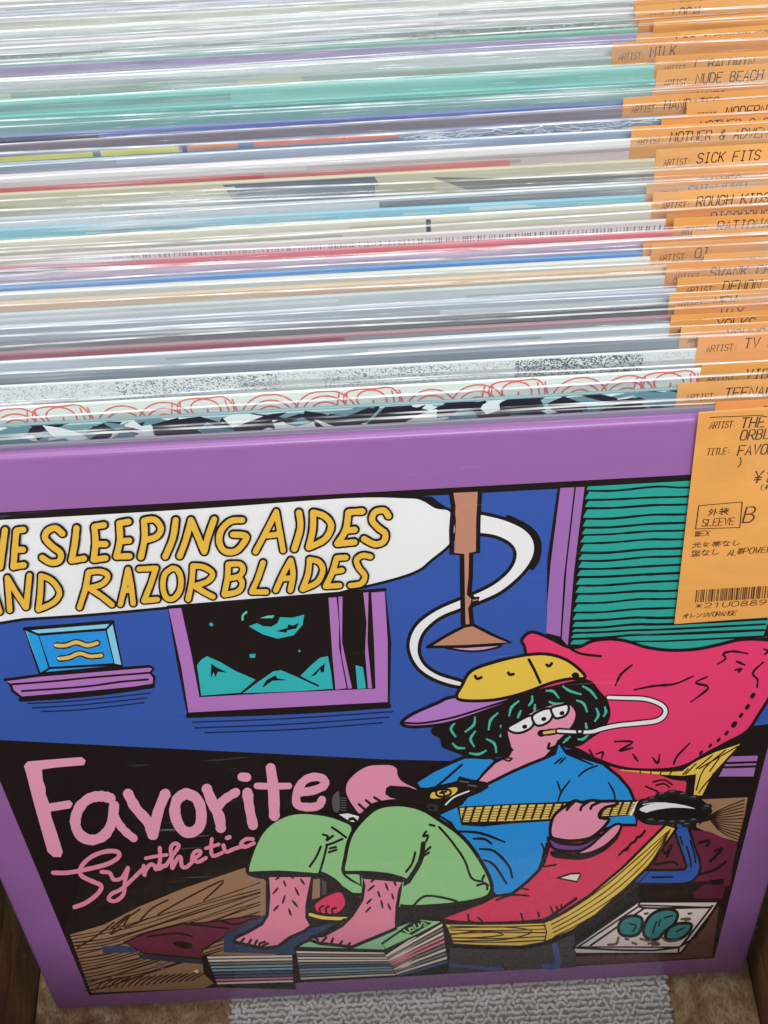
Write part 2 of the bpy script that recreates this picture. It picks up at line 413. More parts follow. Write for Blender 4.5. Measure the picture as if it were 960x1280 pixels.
def make_tag(root, xl, zt, yf, name, seed, ang=0.0, mat=None, wid=.056, hgt=.086, lines=None, dark=1):
    """price card tucked in the sleeve: its own sheet with a slight bow, printed in dark brown"""
    rr = random.Random(seed); bowk = rr.uniform(-.0002, .00005)
    bm = bmesh.new(); nx = 6
    ca, sa = math.cos(ang), math.sin(ang)
    def pos(a, b, lift=0):
        bow = bowk * math.sin(math.pi * a / wid)
        return (xl + a * ca - b * sa, yf + bow - lift, zt - b * ca - a * sa)
    for k, th in ((0, 0), (1, .00018)):
        for j in range(2):
            for i in range(nx + 1): bm.verts.new(pos(wid * i / nx, hgt * j, -th if k else 0))
    bm.verts.ensure_lookup_table(); V = bm.verts; S = nx + 1
    for i in range(nx):
        bm.faces.new((V[S+i], V[S+i+1], V[i+1], V[i])); bm.faces.new((V[2*S+i], V[2*S+i+1], V[3*S+i+1], V[3*S+i]))
        bm.faces.new((V[i], V[i+1], V[2*S+i+1], V[2*S+i])); bm.faces.new((V[S+i], V[S+i+1], V[3*S+i+1], V[3*S+i]))
    for i in (0, nx): bm.faces.new((V[i], V[S+i], V[3*S+i], V[2*S+i]))
    o = from_bm('price_tag', bm, root, mat or TAGS[seed % 3])
    P = Print(.00003, 4e-7)
    if lines: lines(P)
    elif name is not None:
        dx, dy = rr.uniform(.0022, .0032), rr.uniform(.0024, .0034)
        text(P, 'ARTIST:', dx, dy + .0007, .0022, .00135, .00023, jig=.00005)
        text(P, name, dx + .0112, dy - .0008, .0034, .0024, .00038, jig=.00006)
    if P.v:
        P.build('lettering', o, lambda a, b, z: pos(a, b, z))
    return o

# ------------------------------------------------------------------ the front record's cover print
CROP = {'px': (0, 0, 1), 'a1': (0, 620, 4), 'a2': (240, 600, 4), 'a3': (440, 600, 4), 'a4': (0, 760, 4), 'a5': (200, 740, 3.2), 'a6': (680, 590, 3.4286),
        'a7': (640, 780, 3), 'a8': (490, 800, 3.4286), 'b1': (20, 930, 4), 'b2': (220, 930, 4), 'b3': (410, 930, 4), 'b4': (640, 920, 3),
        'b5': (80, 1060, 4), 'b6': (280, 1060, 4), 'b7': (480, 1060, 4), 'b8': (690, 1030, 4)}
K = (24, 16, 15); WHITE = (216, 222, 225); YEL = (216, 168, 38); PUR = (166, 106, 176); BLU = (44, 80, 158); TEAL = (22, 166, 168)
SLAT = (14, 150, 138); PINK = (220, 44, 100); SKIN = (226, 134, 160); GRN = (134, 188, 124); SHIRT = (0, 134, 206); TAN = (178, 122, 96)
WOOD = (146, 110, 80); MAR = (98, 30, 54); GOLD = (228, 180, 66); RED = (206, 44, 84); BORD = (138, 91, 149)
class Art(Print):
    def q(s, crop, pts):
        x0, y0, k = CROP[crop]; return [(x0 + a/k, y0 + b/k) for a, b in pts]
    def fill(s, crop, rgb, pts, smooth=True, out=0, oc=K):
        p = s.q(crop, pts)
        if smooth: p = catmull(p, True, 4)
        s.poly([px_to_cover(*a) for a in p], rgb)
        if out: add_stroke(s, p + p[:2], out * 1.32, oc, px_to_cover)
    def line(s, crop, pts, w, rgb=K, smooth=True, taper=.0, rag=.06):
        p = s.q(crop, pts)
        if smooth and len(p) > 2: p = catmull(p, False, 4)
        elif len(p) == 2 and rag:
            (a, b), (c, d) = p; p = [(a + (c-a)*t/6, b + (d-b)*t/6) for t in range(7)]
        if rgb == K and w < 8: w = w * 1.22 + .3
        add_stroke(s, p, w, rgb, px_to_cover, taper, rag)
    def lines(s, crop, L, w, rgb=K, **kw):
        for p in L: s.line(crop, p, w, rgb, **kw)

def paint_scene(A):
    # backing, blue wall
    A.fill('px', K, [(-137, 648), (1049, 583), (893, 1197.5), (111.5, 1244)], False)
    A.fill('px', BLU, [(-134, 656), (1046, 592), (1010, 730), (960, 905), (590, 952), (480, 949), (240, 937), (0, 925), (-16, 924)], False)
    # right window: frame posts and blind
    A.fill('px', K, [(697, 610), (1046, 588), (985, 830), (930, 900), (682, 860), (684, 700)], False)
    A.fill('a6', (150, 98, 165), [(70, 68), (130, 66), (112, 220), (85, 450), (70, 705), (10, 690), (14, 560), (30, 380)], False)
    A.fill('a6', (150, 98, 165), [(137, 65), (174, 64), (150, 250), (128, 430), (102, 745), (76, 715), (98, 400)], False)
    left = [(188, 66)]
    ys = [80, 120, 155, 200, 238, 270, 306, 346, 380, 415, 450, 487, 522, 562, 602, 638, 668, 690, 715, 742]
    for y in ys:
        x = 188 - (y - 66) / 680 * 72
        left += [(x - 4 + R.uniform(-3, 3), y - 6), (x + 8, y + 4)]
    A.fill('a6', SLAT, left + [(600, 790), (940, 700), (962, 640), (1000, 500), (1060, 280), (1112, 10), (188, 62)], False)
    for y in ys:
        x = 188 - (y - 66) / 680 * 72; e = 1100 - y * .22
        m = (x + e) / 2
        A.line('a6', [(x - 6, y), (x + 120, y - 2 + R.uniform(-2, 2)), (m - 150, y - 14 + R.uniform(-4, 4)), (m, y - 17 + R.uniform(-4, 4)), (e, y - 38)], R.uniform(1.8, 2.6), rag=.15)
    # banner balloon
    ban = A.q('px', [(-134, 652), (0, 648), (240, 634.5), (430, 621)]) + A.q('a3', [(270, 84), (350, 95), (420, 135), (492, 152), (520, 240), (492, 322), (400, 400), (330, 455), (200, 500), (0, 548)]) + A.q('a2', [(600, 592), (240, 606)]) + A.q('px', [(120, 768), (30, 774), (-100, 782)])
    tube_o = A.q('a3', [(600, 160), (645, 165), (760, 192), (860, 238), (912, 300), (912, 380), (855, 470), (750, 560), (640, 612), (540, 650), (440, 692), (360, 765), (336, 850), (365, 920), (440, 970), (560, 1008), (540, 1036), (430, 1008), (340, 955), (290, 880), (282, 800), (325, 715), (420, 645), (540, 592), (620, 560), (715, 510), (790, 440), (815, 370), (788, 320), (720, 285), (640, 272), (600, 270)])
    sm = catmull(tube_o, True, 4)
    A.poly([px_to_cover(*a) for a in sm], WHITE); add_stroke(A, sm + sm[:2], 4.4, K, px_to_cover)
    A.line('a3', [(780, 185), (880, 235), (932, 300), (930, 390), (900, 440)], 4.5)
    sm = catmull(ban, True, 4)
    A.poly([px_to_cover(*a) for a in sm], WHITE); add_stroke(A, sm + sm[:2], 3.6, K, px_to_cover)
    A.fill('a3', K, [(330, 80), (400, 82), (440, 115), (495, 150), (430, 142), (370, 105)], False)
    # lamp
    A.fill('a3', TAN, [(507, 64), (630, 58), (622, 355), (600, 360), (590, 560), (600, 722), (556, 730), (552, 370), (512, 366), (520, 200)], False, 0)
    A.lines('a3', [[(495, 66), (506, 130), (497, 250), (498, 368), (550, 372), (552, 560), (556, 722)], [(640, 60), (632, 200), (630, 362), (596, 366), (594, 480), (586, 570), (606, 590), (604, 620), (592, 640), (600, 722)]], 4.6, smooth=False)
    A.fill('a3', (190, 140, 180), [(470, 832), (740, 824), (680, 848), (600, 856), (520, 848)], True, 2)
    A.fill('a3', TAN, [(378, 834), (470, 778), (562, 730), (606, 724), (700, 772), (796, 814), (720, 822), (560, 832)], False, 3)
    A.fill('a3', TAN, [(600, 592), (632, 588), (630, 606), (600, 612)], False, 2.4)
    # night window
    A.fill('a5', PUR, [(32, 60), (900, -10), (918, 200), (915, 445), (560, 465), (112, 488), (78, 300)], False, 3.4)
    A.fill('a5', K, [(84, 60), (845, 0), (856, 200), (862, 386), (480, 402), (158, 420), (126, 250)], False)
    A.line('a5', [(112, 494), (560, 478), (916, 455)], 4.6)
    A.fill('a5', TEAL, [(148, 292), (165, 270), (188, 256), (238, 278), (300, 314), (382, 350), (322, 402), (165, 414)], False)
    A.fill('a5', TEAL, [(562, 335), (600, 296), (640, 262), (672, 256), (684, 320), (692, 388), (640, 376)], False)
    A.fill('a5', TEAL, [(330, 404), (390, 358), (446, 318), (484, 312), (560, 344), (632, 374), (690, 386), (560, 396)], False)
    A.line('a5', [(328, 403), (390, 356), (446, 317)], 1.8); A.line('a5', [(555, 338), (632, 374)], 1.8)
    A.fill('a5', K, [(205, 285), (225, 300), (270, 322), (232, 318), (222, 340), (215, 320), (203, 342)], False)
    A.fill('a5', K, [(408, 382), (425, 352), (462, 332), (470, 345), (515, 352), (450, 354), (420, 376)], False)
    A.fill('a5', K, [(602, 338), (640, 300), (660, 284), (656, 318), (645, 322), (640, 308), (622, 332)], False)
    A.fill('a5', TEAL, [(355, 136), (388, 124), (412, 136), (445, 138), (470, 124), (480, 100), (530, 102), (577, 90), (570, 130), (535, 172), (470, 186), (410, 168)], False)
    A.fill('a5', K, [(465, 156), (510, 142), (512, 128), (530, 134), (556, 122), (545, 146), (510, 152), (505, 162)], False)
    A.fill('a5', (70, 190, 160), [(400, 104), (430, 94), (458, 92), (450, 104)], False)
    A.line('a5', [(346, 80), (332, 92), (330, 110)], 2.6, (70, 190, 170))
    for p in ([(195, 128), (206, 120), (214, 130), (206, 138)], [(358, 248), (382, 246), (380, 262), (360, 262)], [(552, 232), (560, 230), (562, 238), (555, 240)]): A.fill('a5', TEAL, p, False)
    A.fill('a5', PUR, [(674, 22), (706, 20), (716, 120), (716, 220), (746, 384), (702, 390), (690, 260)], False)
    A.fill('a5', PUR, [(713, 18), (730, 17), (728, 200), (768, 384), (752, 386), (726, 250)], False)
    A.fill('a5', TEAL, [(782, 292), (812, 300), (824, 384), (790, 387)], False)
    A.fill('a5', PUR, [(813, 2), (834, 0), (830, 200), (848, 384), (832, 384), (820, 240), (826, 120)], False)
    A.lines('a5', [[(130, 520), (500, 506), (930, 478)], [(140, 543), (520, 528), (915, 500)], [(180, 562), (560, 548), (890, 522)]], 1.7, (16, 30, 70))
    # little picture on its shelf
    A.fill('a4', (124, 188, 222), [(122, 104), (565, 68), (612, 290), (200, 330)], False, 3.4)
    A.fill('a4', (0, 146, 206), [(130, 108), (190, 130), (245, 298), (204, 326)], False)
    A.fill('a4', (10, 136, 210), [(192, 132), (530, 106), (572, 280), (247, 300)], False, 2.6)
    A.fill('a4', (30, 150, 215), [(206, 326), (248, 300), (572, 282), (606, 288)], False, 2)
    A.lines('a4', [[(130, 106), (192, 132)], [(530, 106), (562, 72)]], 2.2)
    for p in ([(284, 186), (330, 186), (382, 170), (436, 186), (486, 174)], [(300, 252), (345, 246), (398, 226), (450, 240), (506, 236)]):
        A.line('a4', p, 8.2); A.line('a4', p, 4.6, (228, 170, 80))
        A.fill('a4', WHITE, [(p[0][0]-14, p[0][1]-4), (p[0][0]-8, p[0][1]-8), (p[0][0]-4, p[0][1]), (p[0][0]-10, p[0][1]+6)], False)
    A.fill('a4', PUR, [(25, 358), (90, 350), (190, 336), (480, 312), (750, 290), (768, 302), (752, 322), (772, 345), (768, 382), (700, 396), (400, 424), (110, 448), (62, 412), (55, 385)], False, 2.8)
    A.lines('a4', [[(62, 380), (250, 366), (480, 344), (752, 322)], [(110, 414), (420, 392), (600, 368), (740, 356)]], 1.9)
    A.line('a4', [(104, 456), (300, 444), (560, 418), (764, 388)], 4.6)
    A.lines('a4', [[(140, 476), (400, 462), (752, 424)], [(164, 498), (420, 482), (735, 448)], [(206, 516), (400, 508), (720, 472)]], 1.6, (16, 30, 70))
    # dark floor area: wood, rugs, skirting
    A.fill('b5', WOOD, [(30, 432), (200, 382), (380, 290), (600, 200), (900, 98), (1060, 80), (1500, 140), (1500, 260), (1300, 420), (700, 700), (135, 722)], False)
    for i in range(18):
        y0 = 440 + i * 16
        A.line('b5', [(36 + i*4.4, y0), (220, y0 - 20 - R.uniform(0, 20)), (420, y0 - 75 - R.uniform(0, 15)), (700, y0 - 170 + R.uniform(-10, 10)), (980, y0 - 262 + R.uniform(-12, 12))], R.uniform(1.2, 1.9), (52, 26, 16), rag=.25)
    A.lines('b5', [[(285, 400), (230, 430), (300, 360), (380, 305)], [(70, 494), (160, 440), (250, 370)], [(380, 362), (440, 300), (520, 258)], [(470, 330), (640, 235), (800, 160), (700, 260)], [(235, 400), (330, 330), (300, 395), (420, 350)]], 2.2, (52, 26, 16))
    A.fill('b5', (52, 62, 96), [(188, 490), (290, 484), (380, 500), (370, 520), (250, 522), (196, 526)], False)
    A.fill('b5', MAR, [(300, 470), (420, 420), (600, 376), (700, 372), (960, 336), (1000, 350), (920, 390), (800, 440), (690, 512), (700, 552), (560, 540), (400, 525)], False, 1.6)
    A.lines('b5', [[(420, 440), (560, 425), (640, 440)], [(560, 480), (600, 470), (640, 490), (600, 500)], [(780, 360), (860, 380), (940, 350)], [(600, 376), (820, 400)]], 1.8)
    A.fill('b5', K, [(540, 470), (590, 462), (640, 476), (600, 500), (560, 488)], False)
    A.fill('b5', (40, 48, 62), [(370, 526), (560, 544), (700, 556), (710, 580), (520, 566), (380, 550)], False)
    for i in range(16):
        x = 160 + i * 32
        A.line('b5', [(x, 705 - i*3), (x + 30, 672 - i*2), (x + 75, 650 - i*2)], 1.8, (52, 26, 16), rag=.2)
    A.fill('b5', (120, 80, 80), [(452, 590), (468, 572), (496, 570), (498, 604), (484, 608), (482, 582), (468, 606)], False)
    # right hand side
    A.fill('b4', (150, 100, 165), [(816, 75), (922, 72), (905, 150), (775, 150)], False)
    A.line('b4', [(806, 100), (918, 96)], 2.2); A.line('b4', [(798, 116), (914, 112)], 2.2)
    A.fill('b4', WOOD, [(706, 236), (800, 232), (884, 228), (870, 300), (846, 395), (760, 372), (690, 340)], False)
    for i in range(12):
        A.line('b4', [(700, 330 - i*8), (770, 300 + i*6 - 20), (850 + 20 - i, 238 + i * 14)], 1.6, (52, 26, 16), rag=.2)
    A.fill('b4', MAR, [(470, 520), (560, 350), (600, 335), (680, 352), (740, 356), (790, 380), (845, 398), (826, 490), (818, 560), (700, 560), (560, 580)], False)
    for p in ([(560, 410), (575, 440), (600, 405), (580, 450)], [(760, 430), (790, 420), (740, 470), (765, 450)], [(700, 400), (740, 390), (730, 410)], [(690, 520), (760, 500), (800, 470)], [(540, 480), (600, 470), (620, 480)]):
        A.line('b4', p, 2.6)
    A.fill('b8', K, [(400, 290), (640, 296), (700, 290), (860, 270), (850, 380), (400, 380)], False)
    A.fill('b8', (84, 24, 46), [(700, 340), (760, 300), (868, 300), (852, 372), (720, 372)], False)
    A.fill('b8', (92, 60, 52), [(560, 640), (640, 600), (835, 400), (800, 660), (400, 690), (120, 700), (120, 660)], False)  # brown reflection in the sleeve, painted into the print
    A.lines('b8', [[(640, 0), (665, 80), (705, 200), (690, 245), (640, 262), (430, 262)]], 21); A.lines('b8', [[(640, 0), (665, 80), (705, 200), (690, 245), (640, 262), (430, 262)]], 14.5, (34, 80, 160), rag=0)
    A.lines('b8', [[(690, 80), (712, 150), (716, 190)], [(672, 110), (690, 170), (694, 210)], [(500, 264), (600, 262)], [(640, 60), (652, 100)]], 1.8)
    # lounger cushion below, wooden bow, cushion behind
    A.fill('px', RED, [(770, 953), (840, 972), (858, 975), (858, 990), (846, 1028), (812, 1066), (770, 1100), (725, 1130), (690, 1146), (660, 1151), (600, 1153), (555, 1149), (560, 1139), (600, 1126), (640, 1110), (680, 1078), (700, 1000)], True, 2.6)
    A.fill('px', GOLD, [(832, 1030), (846, 1034), (815, 1078), (780, 1112), (745, 1143), (715, 1163), (680, 1178), (650, 1183), (600, 1182), (566, 1180), (562, 1168), (556, 1152), (600, 1154), (680, 1152), (700, 1142), (735, 1120), (780, 1082)], False, 2.6)
    for i in range(5):
        k = i * 5.6
        A.line('px', [(838 - i*1.0, 1036 + i * 2), (800 - 1 + k*.6, 1070 + k*.75), (757 + k*.7, 1106 + k*.8), (715 + k*.5, 1135 + k*.8), (688 + k*.2, 1150 + k*.9)], 1.5, (60, 34, 14), rag=.2)
        A.line('px', [(682, 1156 + i*4.6), (620, 1158 + i*4.8 - (3 if i == 2 else 0)), (563, 1157 + i*4.8)], 1.5, (60, 34, 14), rag=.2)
    A.lines('b7', [[(330, 432), (480, 412), (600, 430), (470, 445), (340, 446)], [(300, 398), (600, 392), (740, 415), (600, 455), (345, 462)], [(800, 380), (812, 420), (800, 470)]], 1.7, (60, 34, 14))
    A.line('b7', [(300, 372), (520, 374), (760, 366), (830, 340), (960, 250)], 3)
    A.lines('b7', [[(560, 258), (640, 232), (720, 236)], [(610, 210), (660, 195), (720, 205)], [(420, 330), (425, 360), (440, 365)], [(470, 345), (490, 362)], [(685, 325), (695, 360)], [(770, 320), (775, 340)], [(832, 290), (845, 320)], [(860, 290), (870, 310)], [(885, 280), (890, 300)], [(800, 90), (860, 80)]], 1.8)
    for i in range(9): A.line('b4', [(405 + i*11, 440 - i*10), (410 + i*11, 436 - i*10)], 2.2)
    A.line('b4', [(400, 445), (420, 425), (430, 425), (445, 400), (460, 395), (470, 375), (482, 375), (498, 352)], 2.0)
    A.fill('b4', (224, 206, 190), [(170, 530), (220, 514), (252, 512), (256, 520), (242, 544)], False, 1.8)
    # cushion at the back
    A.fill('a7', PINK, [(50, 98), (36, 60), (60, 32), (90, 30), (150, 55), (205, 82), (250, 84), (300, 62), (365, 54), (430, 62), (500, 84), (590, 96), (690, 92), (780, 74), (860, 56), (960, 58), (1010, 80), (1000, 180), (965, 270), (925, 335), (880, 400), (800, 445), (720, 488), (650, 528), (560, 544), (430, 540), (330, 510), (250, 470), (150, 420), (60, 250)], True, 3)
    A.line('a7', [(205, 80), (255, 108), (332, 118)], 2.4)
    A.lines('a7', [[(448, 152), (408, 186), (388, 226)], [(460, 244), (530, 230), (610, 222), (676, 194)], [(730, 196), (688, 218), (736, 236), (672, 288)], [(772, 146), (800, 128), (792, 108), (830, 100), (880, 108)], [(838, 170), (860, 166), (850, 176)], [(842, 138), (870, 150)], [(940, 142), (902, 180), (920, 206), (918, 232)], [(386, 438), (452, 440), (400, 474), (450, 462)], [(454, 488), (470, 510)], [(528, 500), (546, 520), (552, 490)], [(664, 446), (618, 494), (606, 522)], [(290, 470), (302, 490)], [(318, 484), (340, 478), (336, 500)], [(946, 92), (960, 100), (948, 110)]], 2.4, taper=.4, rag=.2)
    for x, y, w in ((902, 266, 4), (882, 308, 3.6), (858, 340, 3), (832, 374, 4.6), (804, 406, 3), (774, 432, 2.6), (742, 454, 2.4), (708, 480, 2.6)): A.line('a7', [(x-3, y+4), (x+3, y-4)], w)
    A.line('b4', [(500, 186), (545, 205)], 1.6); A.lines('b4', [[(528, 170), (570, 162), (600, 180)], [(540, 182), (570, 176), (590, 190)]], 1.6)
    strap = [(855, 446), (838, 452), (760, 478), (690, 512), (640, 546), (560, 548), (420, 540), (405, 546), (560, 562), (640, 566), (690, 560), (680, 640), (712, 640), (750, 560)]
    A.fill('a7', GOLD, strap, False)
    A.fill('b4', K, [(655, 168), (684, 160), (668, 212), (650, 208)], False)
    A.lines('a7', [[(846, 455), (700, 540)], [(840, 470), (730, 590), (700, 630)], [(800, 470), (720, 540), (690, 620)], [(750, 490), (690, 540)], [(660, 540), (640, 562)], [(600, 546), (590, 562)], [(560, 548), (555, 562)], [(520, 546), (520, 560)], [(480, 544), (480, 556)], [(690, 520), (650, 560)], [(776, 500), (740, 550)], [(640, 546), (560, 549), (420, 542)]], 1.7, (50, 26, 12))
    # shirt sleeve, hair, neck
    A.fill('b3', SHIRT, [(440, 185), (530, 128), (680, 62), (800, 60), (835, 75), (820, 110), (745, 182), (640, 190), (500, 222), (460, 220)], False, 3)
    A.line('b3', [(668, 100), (600, 160), (535, 215)], 2.2)
    A.fill('a8', SKIN, [(500, 372), (560, 320), (700, 262), (760, 268), (788, 310), (776, 352), (742, 400), (712, 432), (692, 462), (640, 520), (560, 560), (430, 616), (360, 612), (390, 570), (440, 520), (500, 490), (515, 460)], False, 3)
    hair = [(180, 368), (172, 400), (205, 420), (215, 455), (260, 475), (330, 500), (400, 508), (460, 498), (505, 485), (512, 450), (490, 430), (490, 385), (560, 350), (600, 312), (680, 282), (755, 268), (786, 300), (784, 345), (750, 392), (700, 440), (668, 462), (720, 452), (800, 452), (850, 420), (905, 380), (935, 320), (925, 260), (890, 215), (835, 165), (700, 190), (500, 240), (300, 300)]
    A.fill('a8', K, hair, True)
    A.lines('a8', [[(266, 355), (252, 378), (270, 408)], [(355, 330), (350, 360), (316, 388)], [(450, 312), (422, 340), (414, 378)], [(355, 390), (336, 420), (350, 450)], [(466, 366), (474, 390), (464, 408)], [(408, 422), (438, 440), (446, 474)], [(262, 442), (280, 458), (308, 460)], [(336, 482), (370, 486), (400, 472)], [(540, 260), (512, 285), (502, 318)], [(600, 240), (600, 258), (588, 274)], [(612, 276), (610, 300)], [(550, 302), (540, 326)], [(664, 214), (690, 216), (712, 242)], [(734, 196), (760, 214), (806, 228)], [(820, 196), (850, 214), (874, 244)], [(794, 256), (820, 268), (834, 300)], [(876, 292), (884, 318), (870, 342)], [(912, 286), (916, 304), (908, 320)], [(830, 356), (834, 380)], [(760, 412), (736, 434)], [(840, 402), (820, 420), (800, 422)], [(676, 262), (700, 270), (730, 268)]], 3.4, (60, 170, 150), taper=.45)
    # face
    A.fill('a8', K, [(470, 360), (520, 345), (530, 400), (520, 470), (480, 470), (470, 420)], True)
    A.fill('a8', SKIN, [(500, 372), (560, 330), (640, 290), (740, 268), (782, 300), (778, 346), (742, 395), (712, 425), (690, 452), (640, 470), (530, 470), (505, 430)], True)
    for p in ([(496, 372), (530, 350), (590, 320), (608, 340), (596, 372), (550, 394), (512, 390)], [(600, 322), (640, 296), (676, 290), (688, 312), (676, 342), (640, 362), (614, 358)], [(682, 288), (720, 276), (752, 272), (756, 296), (742, 320), (706, 332), (690, 320)]):
        A.fill('a8', (226, 230, 226), p, True, 2.4)
    for x, y in ((568, 368), (650, 335), (728, 310)): A.line('a8', [(x-2, y), (x+2, y-1)], 4)
    A.lines('a8', [[(690, 455), (668, 462), (674, 440)], [(700, 458), (712, 430)]], 2.6)
    A.line('a8', [(636, 396), (700, 388)], 6.4); A.line('a8', [(652, 394), (706, 386)], 3.6, (222, 170, 70))
    A.line('a8', [(712, 386), (800, 390)], 6.4); A.line('a8', [(712, 386), (796, 390)], 3.6, WHITE, rag=0)
    tb = [(920, 236), (970, 240), (1040, 252), (1100, 280), (1136, 320), (1112, 362), (1050, 378), (960, 360), (900, 372), (850, 388), (806, 392)]
    tb = A.q('a7', [(362, 272), (420, 274), (500, 278), (560, 300), (574, 330), (545, 358), (480, 368), (400, 376), (340, 388), (300, 400), (258, 402)])
    sm = catmull(tb, False, 6)
    add_stroke(A, sm, 8.4, K, px_to_cover, .12); add_stroke(A, sm, 5.0, WHITE, px_to_cover, .22)
    A.line('a8', [(800, 388), (808, 388)], 6); A.line('a8', [(802, 388), (806, 388)], 3, WHITE)
    # cap
    A.fill('a8', (170, 112, 186), [(278, 238), (190, 268), (90, 312), (44, 345), (50, 362), (110, 368), (240, 352), (400, 300), (520, 246)], True, 3)
    A.line('a8', [(48, 350), (130, 352), (260, 328), (400, 285), (510, 250)], 2)
    A.fill('a8', (232, 178, 46), [(276, 240), (300, 190), (340, 128), (440, 90), (560, 62), (660, 56), (740, 78), (800, 120), (826, 158), (760, 162), (680, 180), (560, 224), (440, 252), (320, 256)], True, 3)
    A.lines('a8', [[(586, 80), (610, 125), (634, 178)], [(356, 150), (364, 162), (382, 156)], [(498, 136), (504, 144), (520, 142)], [(662, 102), (672, 108), (684, 96)], [(774, 146), (786, 140), (796, 150), (778, 150)]], 2.8)
    # shirt
    A.fill('b4', SHIRT, [(0, 130), (60, 104), (120, 80), (160, 62), (175, 22), (205, 62), (270, 78), (340, 100), (400, 148), (440, 195), (458, 238), (440, 262), (466, 300), (466, 330), (400, 330), (240, 380), (130, 400), (120, 450), (100, 500), (60, 540), (0, 588), (-60, 596), (-110, 540), (-160, 440), (-260, 330), (-300, 250), (-120, 190)], False, 3)
    A.lines('b4', [[(215, 165), (185, 205), (172, 240)], [(170, 168), (180, 200)], [(362, 172), (380, 205), (386, 236)], [(110, 400), (120, 425), (112, 455)], [(318, 108), (280, 122), (250, 145)], [(184, 80), (160, 100)], [(198, 78), (180, 98)], [(215, 68), (250, 82), (300, 104)]], 2, taper=.3)
    A.lines('b3', [[(650, 432), (760, 440), (880, 484)], [(730, 468), (780, 470), (815, 492)], [(760, 520), (830, 530), (900, 600), (920, 660)], [(780, 575), (830, 600), (890, 690)]], 2.6, taper=.3)
    A.line('a8', [(478, 506), (500, 514), (514, 504)], 1.6); A.line('a8', [(484, 500), (510, 502)], 1.4)
    # guitar body, neck, head
    A.fill('b3', SKIN, [(82, 230), (92, 180), (140, 130), (200, 98), (270, 92), (320, 95), (350, 115), (356, 150), (380, 180), (450, 218), (420, 250), (380, 275), (300, 280), (220, 300), (160, 350), (120, 310), (96, 270)], True, 3)
    A.lines('b3', [[(155, 296), (188, 326)], [(190, 276), (226, 306)], [(232, 262), (270, 286)]], 2.4)
    A.fill('b3', K, [(290, 215), (310, 202), (400, 208), (450, 226), (520, 226), (600, 212), (640, 185), (655, 155), (710, 170), (790, 185), (804, 212), (760, 238), (700, 262), (670, 300), (560, 350), (620, 385), (640, 420), (480, 300), (400, 286), (310, 262), (286, 245)], False)
    A.fill('b3', (230, 178, 60), [(505, 258), (520, 232), (580, 214), (640, 206), (652, 225), (630, 252), (580, 268), (520, 272)], True, 2)
    A.lines('b3', [[(535, 232), (560, 222), (606, 224), (612, 244), (575, 258), (545, 252), (540, 232)], [(560, 240), (590, 232)], [(570, 228), (580, 248)]], 2)
    A.line('b3', [(588, 298), (630, 260), (704, 230)], 1.9, WHITE, rag=0)
    A.fill('b3', (44, 44, 46), [(488, 292), (556, 292), (552, 336), (500, 330)], False, 1.6); A.line('b3', [(515, 312), (522, 316)], 3)
    A.lines('b3', [[(660, 180), (700, 186)], [(700, 200), (740, 206)]], 1.6, (90, 90, 92))
    A.fill('b4', K, [(-206, 262), (0, 250), (160, 244), (300, 236), (470, 236), (462, 292), (340, 302), (0, 324), (-110, 336), (-190, 330)], False)
    A.fill('b4', (232, 184, 84), [(-196, 266), (0, 255), (470, 243), (452, 290), (0, 314), (-190, 318)], False)
    for i in range(20):
        x = -182 + i * 33.5 - (i ** 1.5) * .2; A.line('b4', [(x + 10, 262 - (x+196) * .03), (x - 8, 318 - (x + 190) * .05)], 2.2)
    for j in range(5):
        A.line('b4', [(-190, 276 + j * 9.4), (0, 266 + j * 9.6), (460, 252 + j * 8)], .9, (96, 60, 26), rag=0)
    A.line('b4', [(470, 245), (444, 290)], 3, WHITE, rag=0)
    A.fill('b4', (14, 13, 14), [(476, 242), (510, 232), (560, 215), (600, 205), (640, 208), (700, 232), (745, 272), (738, 292), (760, 300), (700, 318), (640, 322), (560, 326), (500, 322), (462, 290)], True, 2)
    for i, (x, y) in enumerate([(525, 232), (560, 215), (600, 208), (640, 215), (680, 228), (520, 312), (560, 318), (600, 320), (640, 318), (680, 312), (500, 245), (730, 262), (655, 328)]):
        A.line('b4', [(x - 12, y), (x + 10, y + R.uniform(-4, 4))], 6, (30, 32, 34)); A.line('b4', [(x - 8, y - 4), (x + 6, y - 5)], 1.3, (92, 96, 100))
    A.fill('b4', (216, 218, 218), [(478, 268), (520, 250), (580, 246), (640, 254), (686, 268), (640, 264), (560, 266), (500, 280)], True)
    A.lines('b4', [[(490, 252), (530, 246), (580, 246)], [(500, 282), (540, 270), (600, 262)], [(520, 260), (560, 254)]], 1.2, (200, 204, 204))
    # fretting hand and wristband
    A.fill('b4', (108, 60, 140), [(136, 376), (180, 396), (260, 400), (330, 366), (326, 400), (270, 424), (190, 426), (150, 412)], True, 3)
    A.fill('b4', K, [(150, 426), (240, 436), (330, 410), (400, 340), (410, 330), (396, 380), (340, 430), (270, 458), (190, 456), (150, 448)], True)
    A.fill('b4', SKIN, [(240, 436), (290, 408), (330, 372), (380, 330), (408, 328), (396, 362), (350, 406), (290, 434)], True, 2.6)
    A.fill('b4', SKIN, [(146, 372), (144, 330), (160, 290), (200, 258), (235, 238), (262, 244), (300, 236), (330, 240), (392, 240), (386, 254), (352, 262), (330, 280), (328, 300), (362, 306), (352, 326), (330, 350), (290, 378), (230, 388), (180, 384)], True, 3)
    A.lines('b4', [[(232, 242), (212, 262), (205, 272)], [(288, 240), (262, 258), (256, 272)], [(330, 242), (300, 256), (294, 268)]], 2.6)
    A.line('b4', [(352, 306), (328, 302)], 2.6)
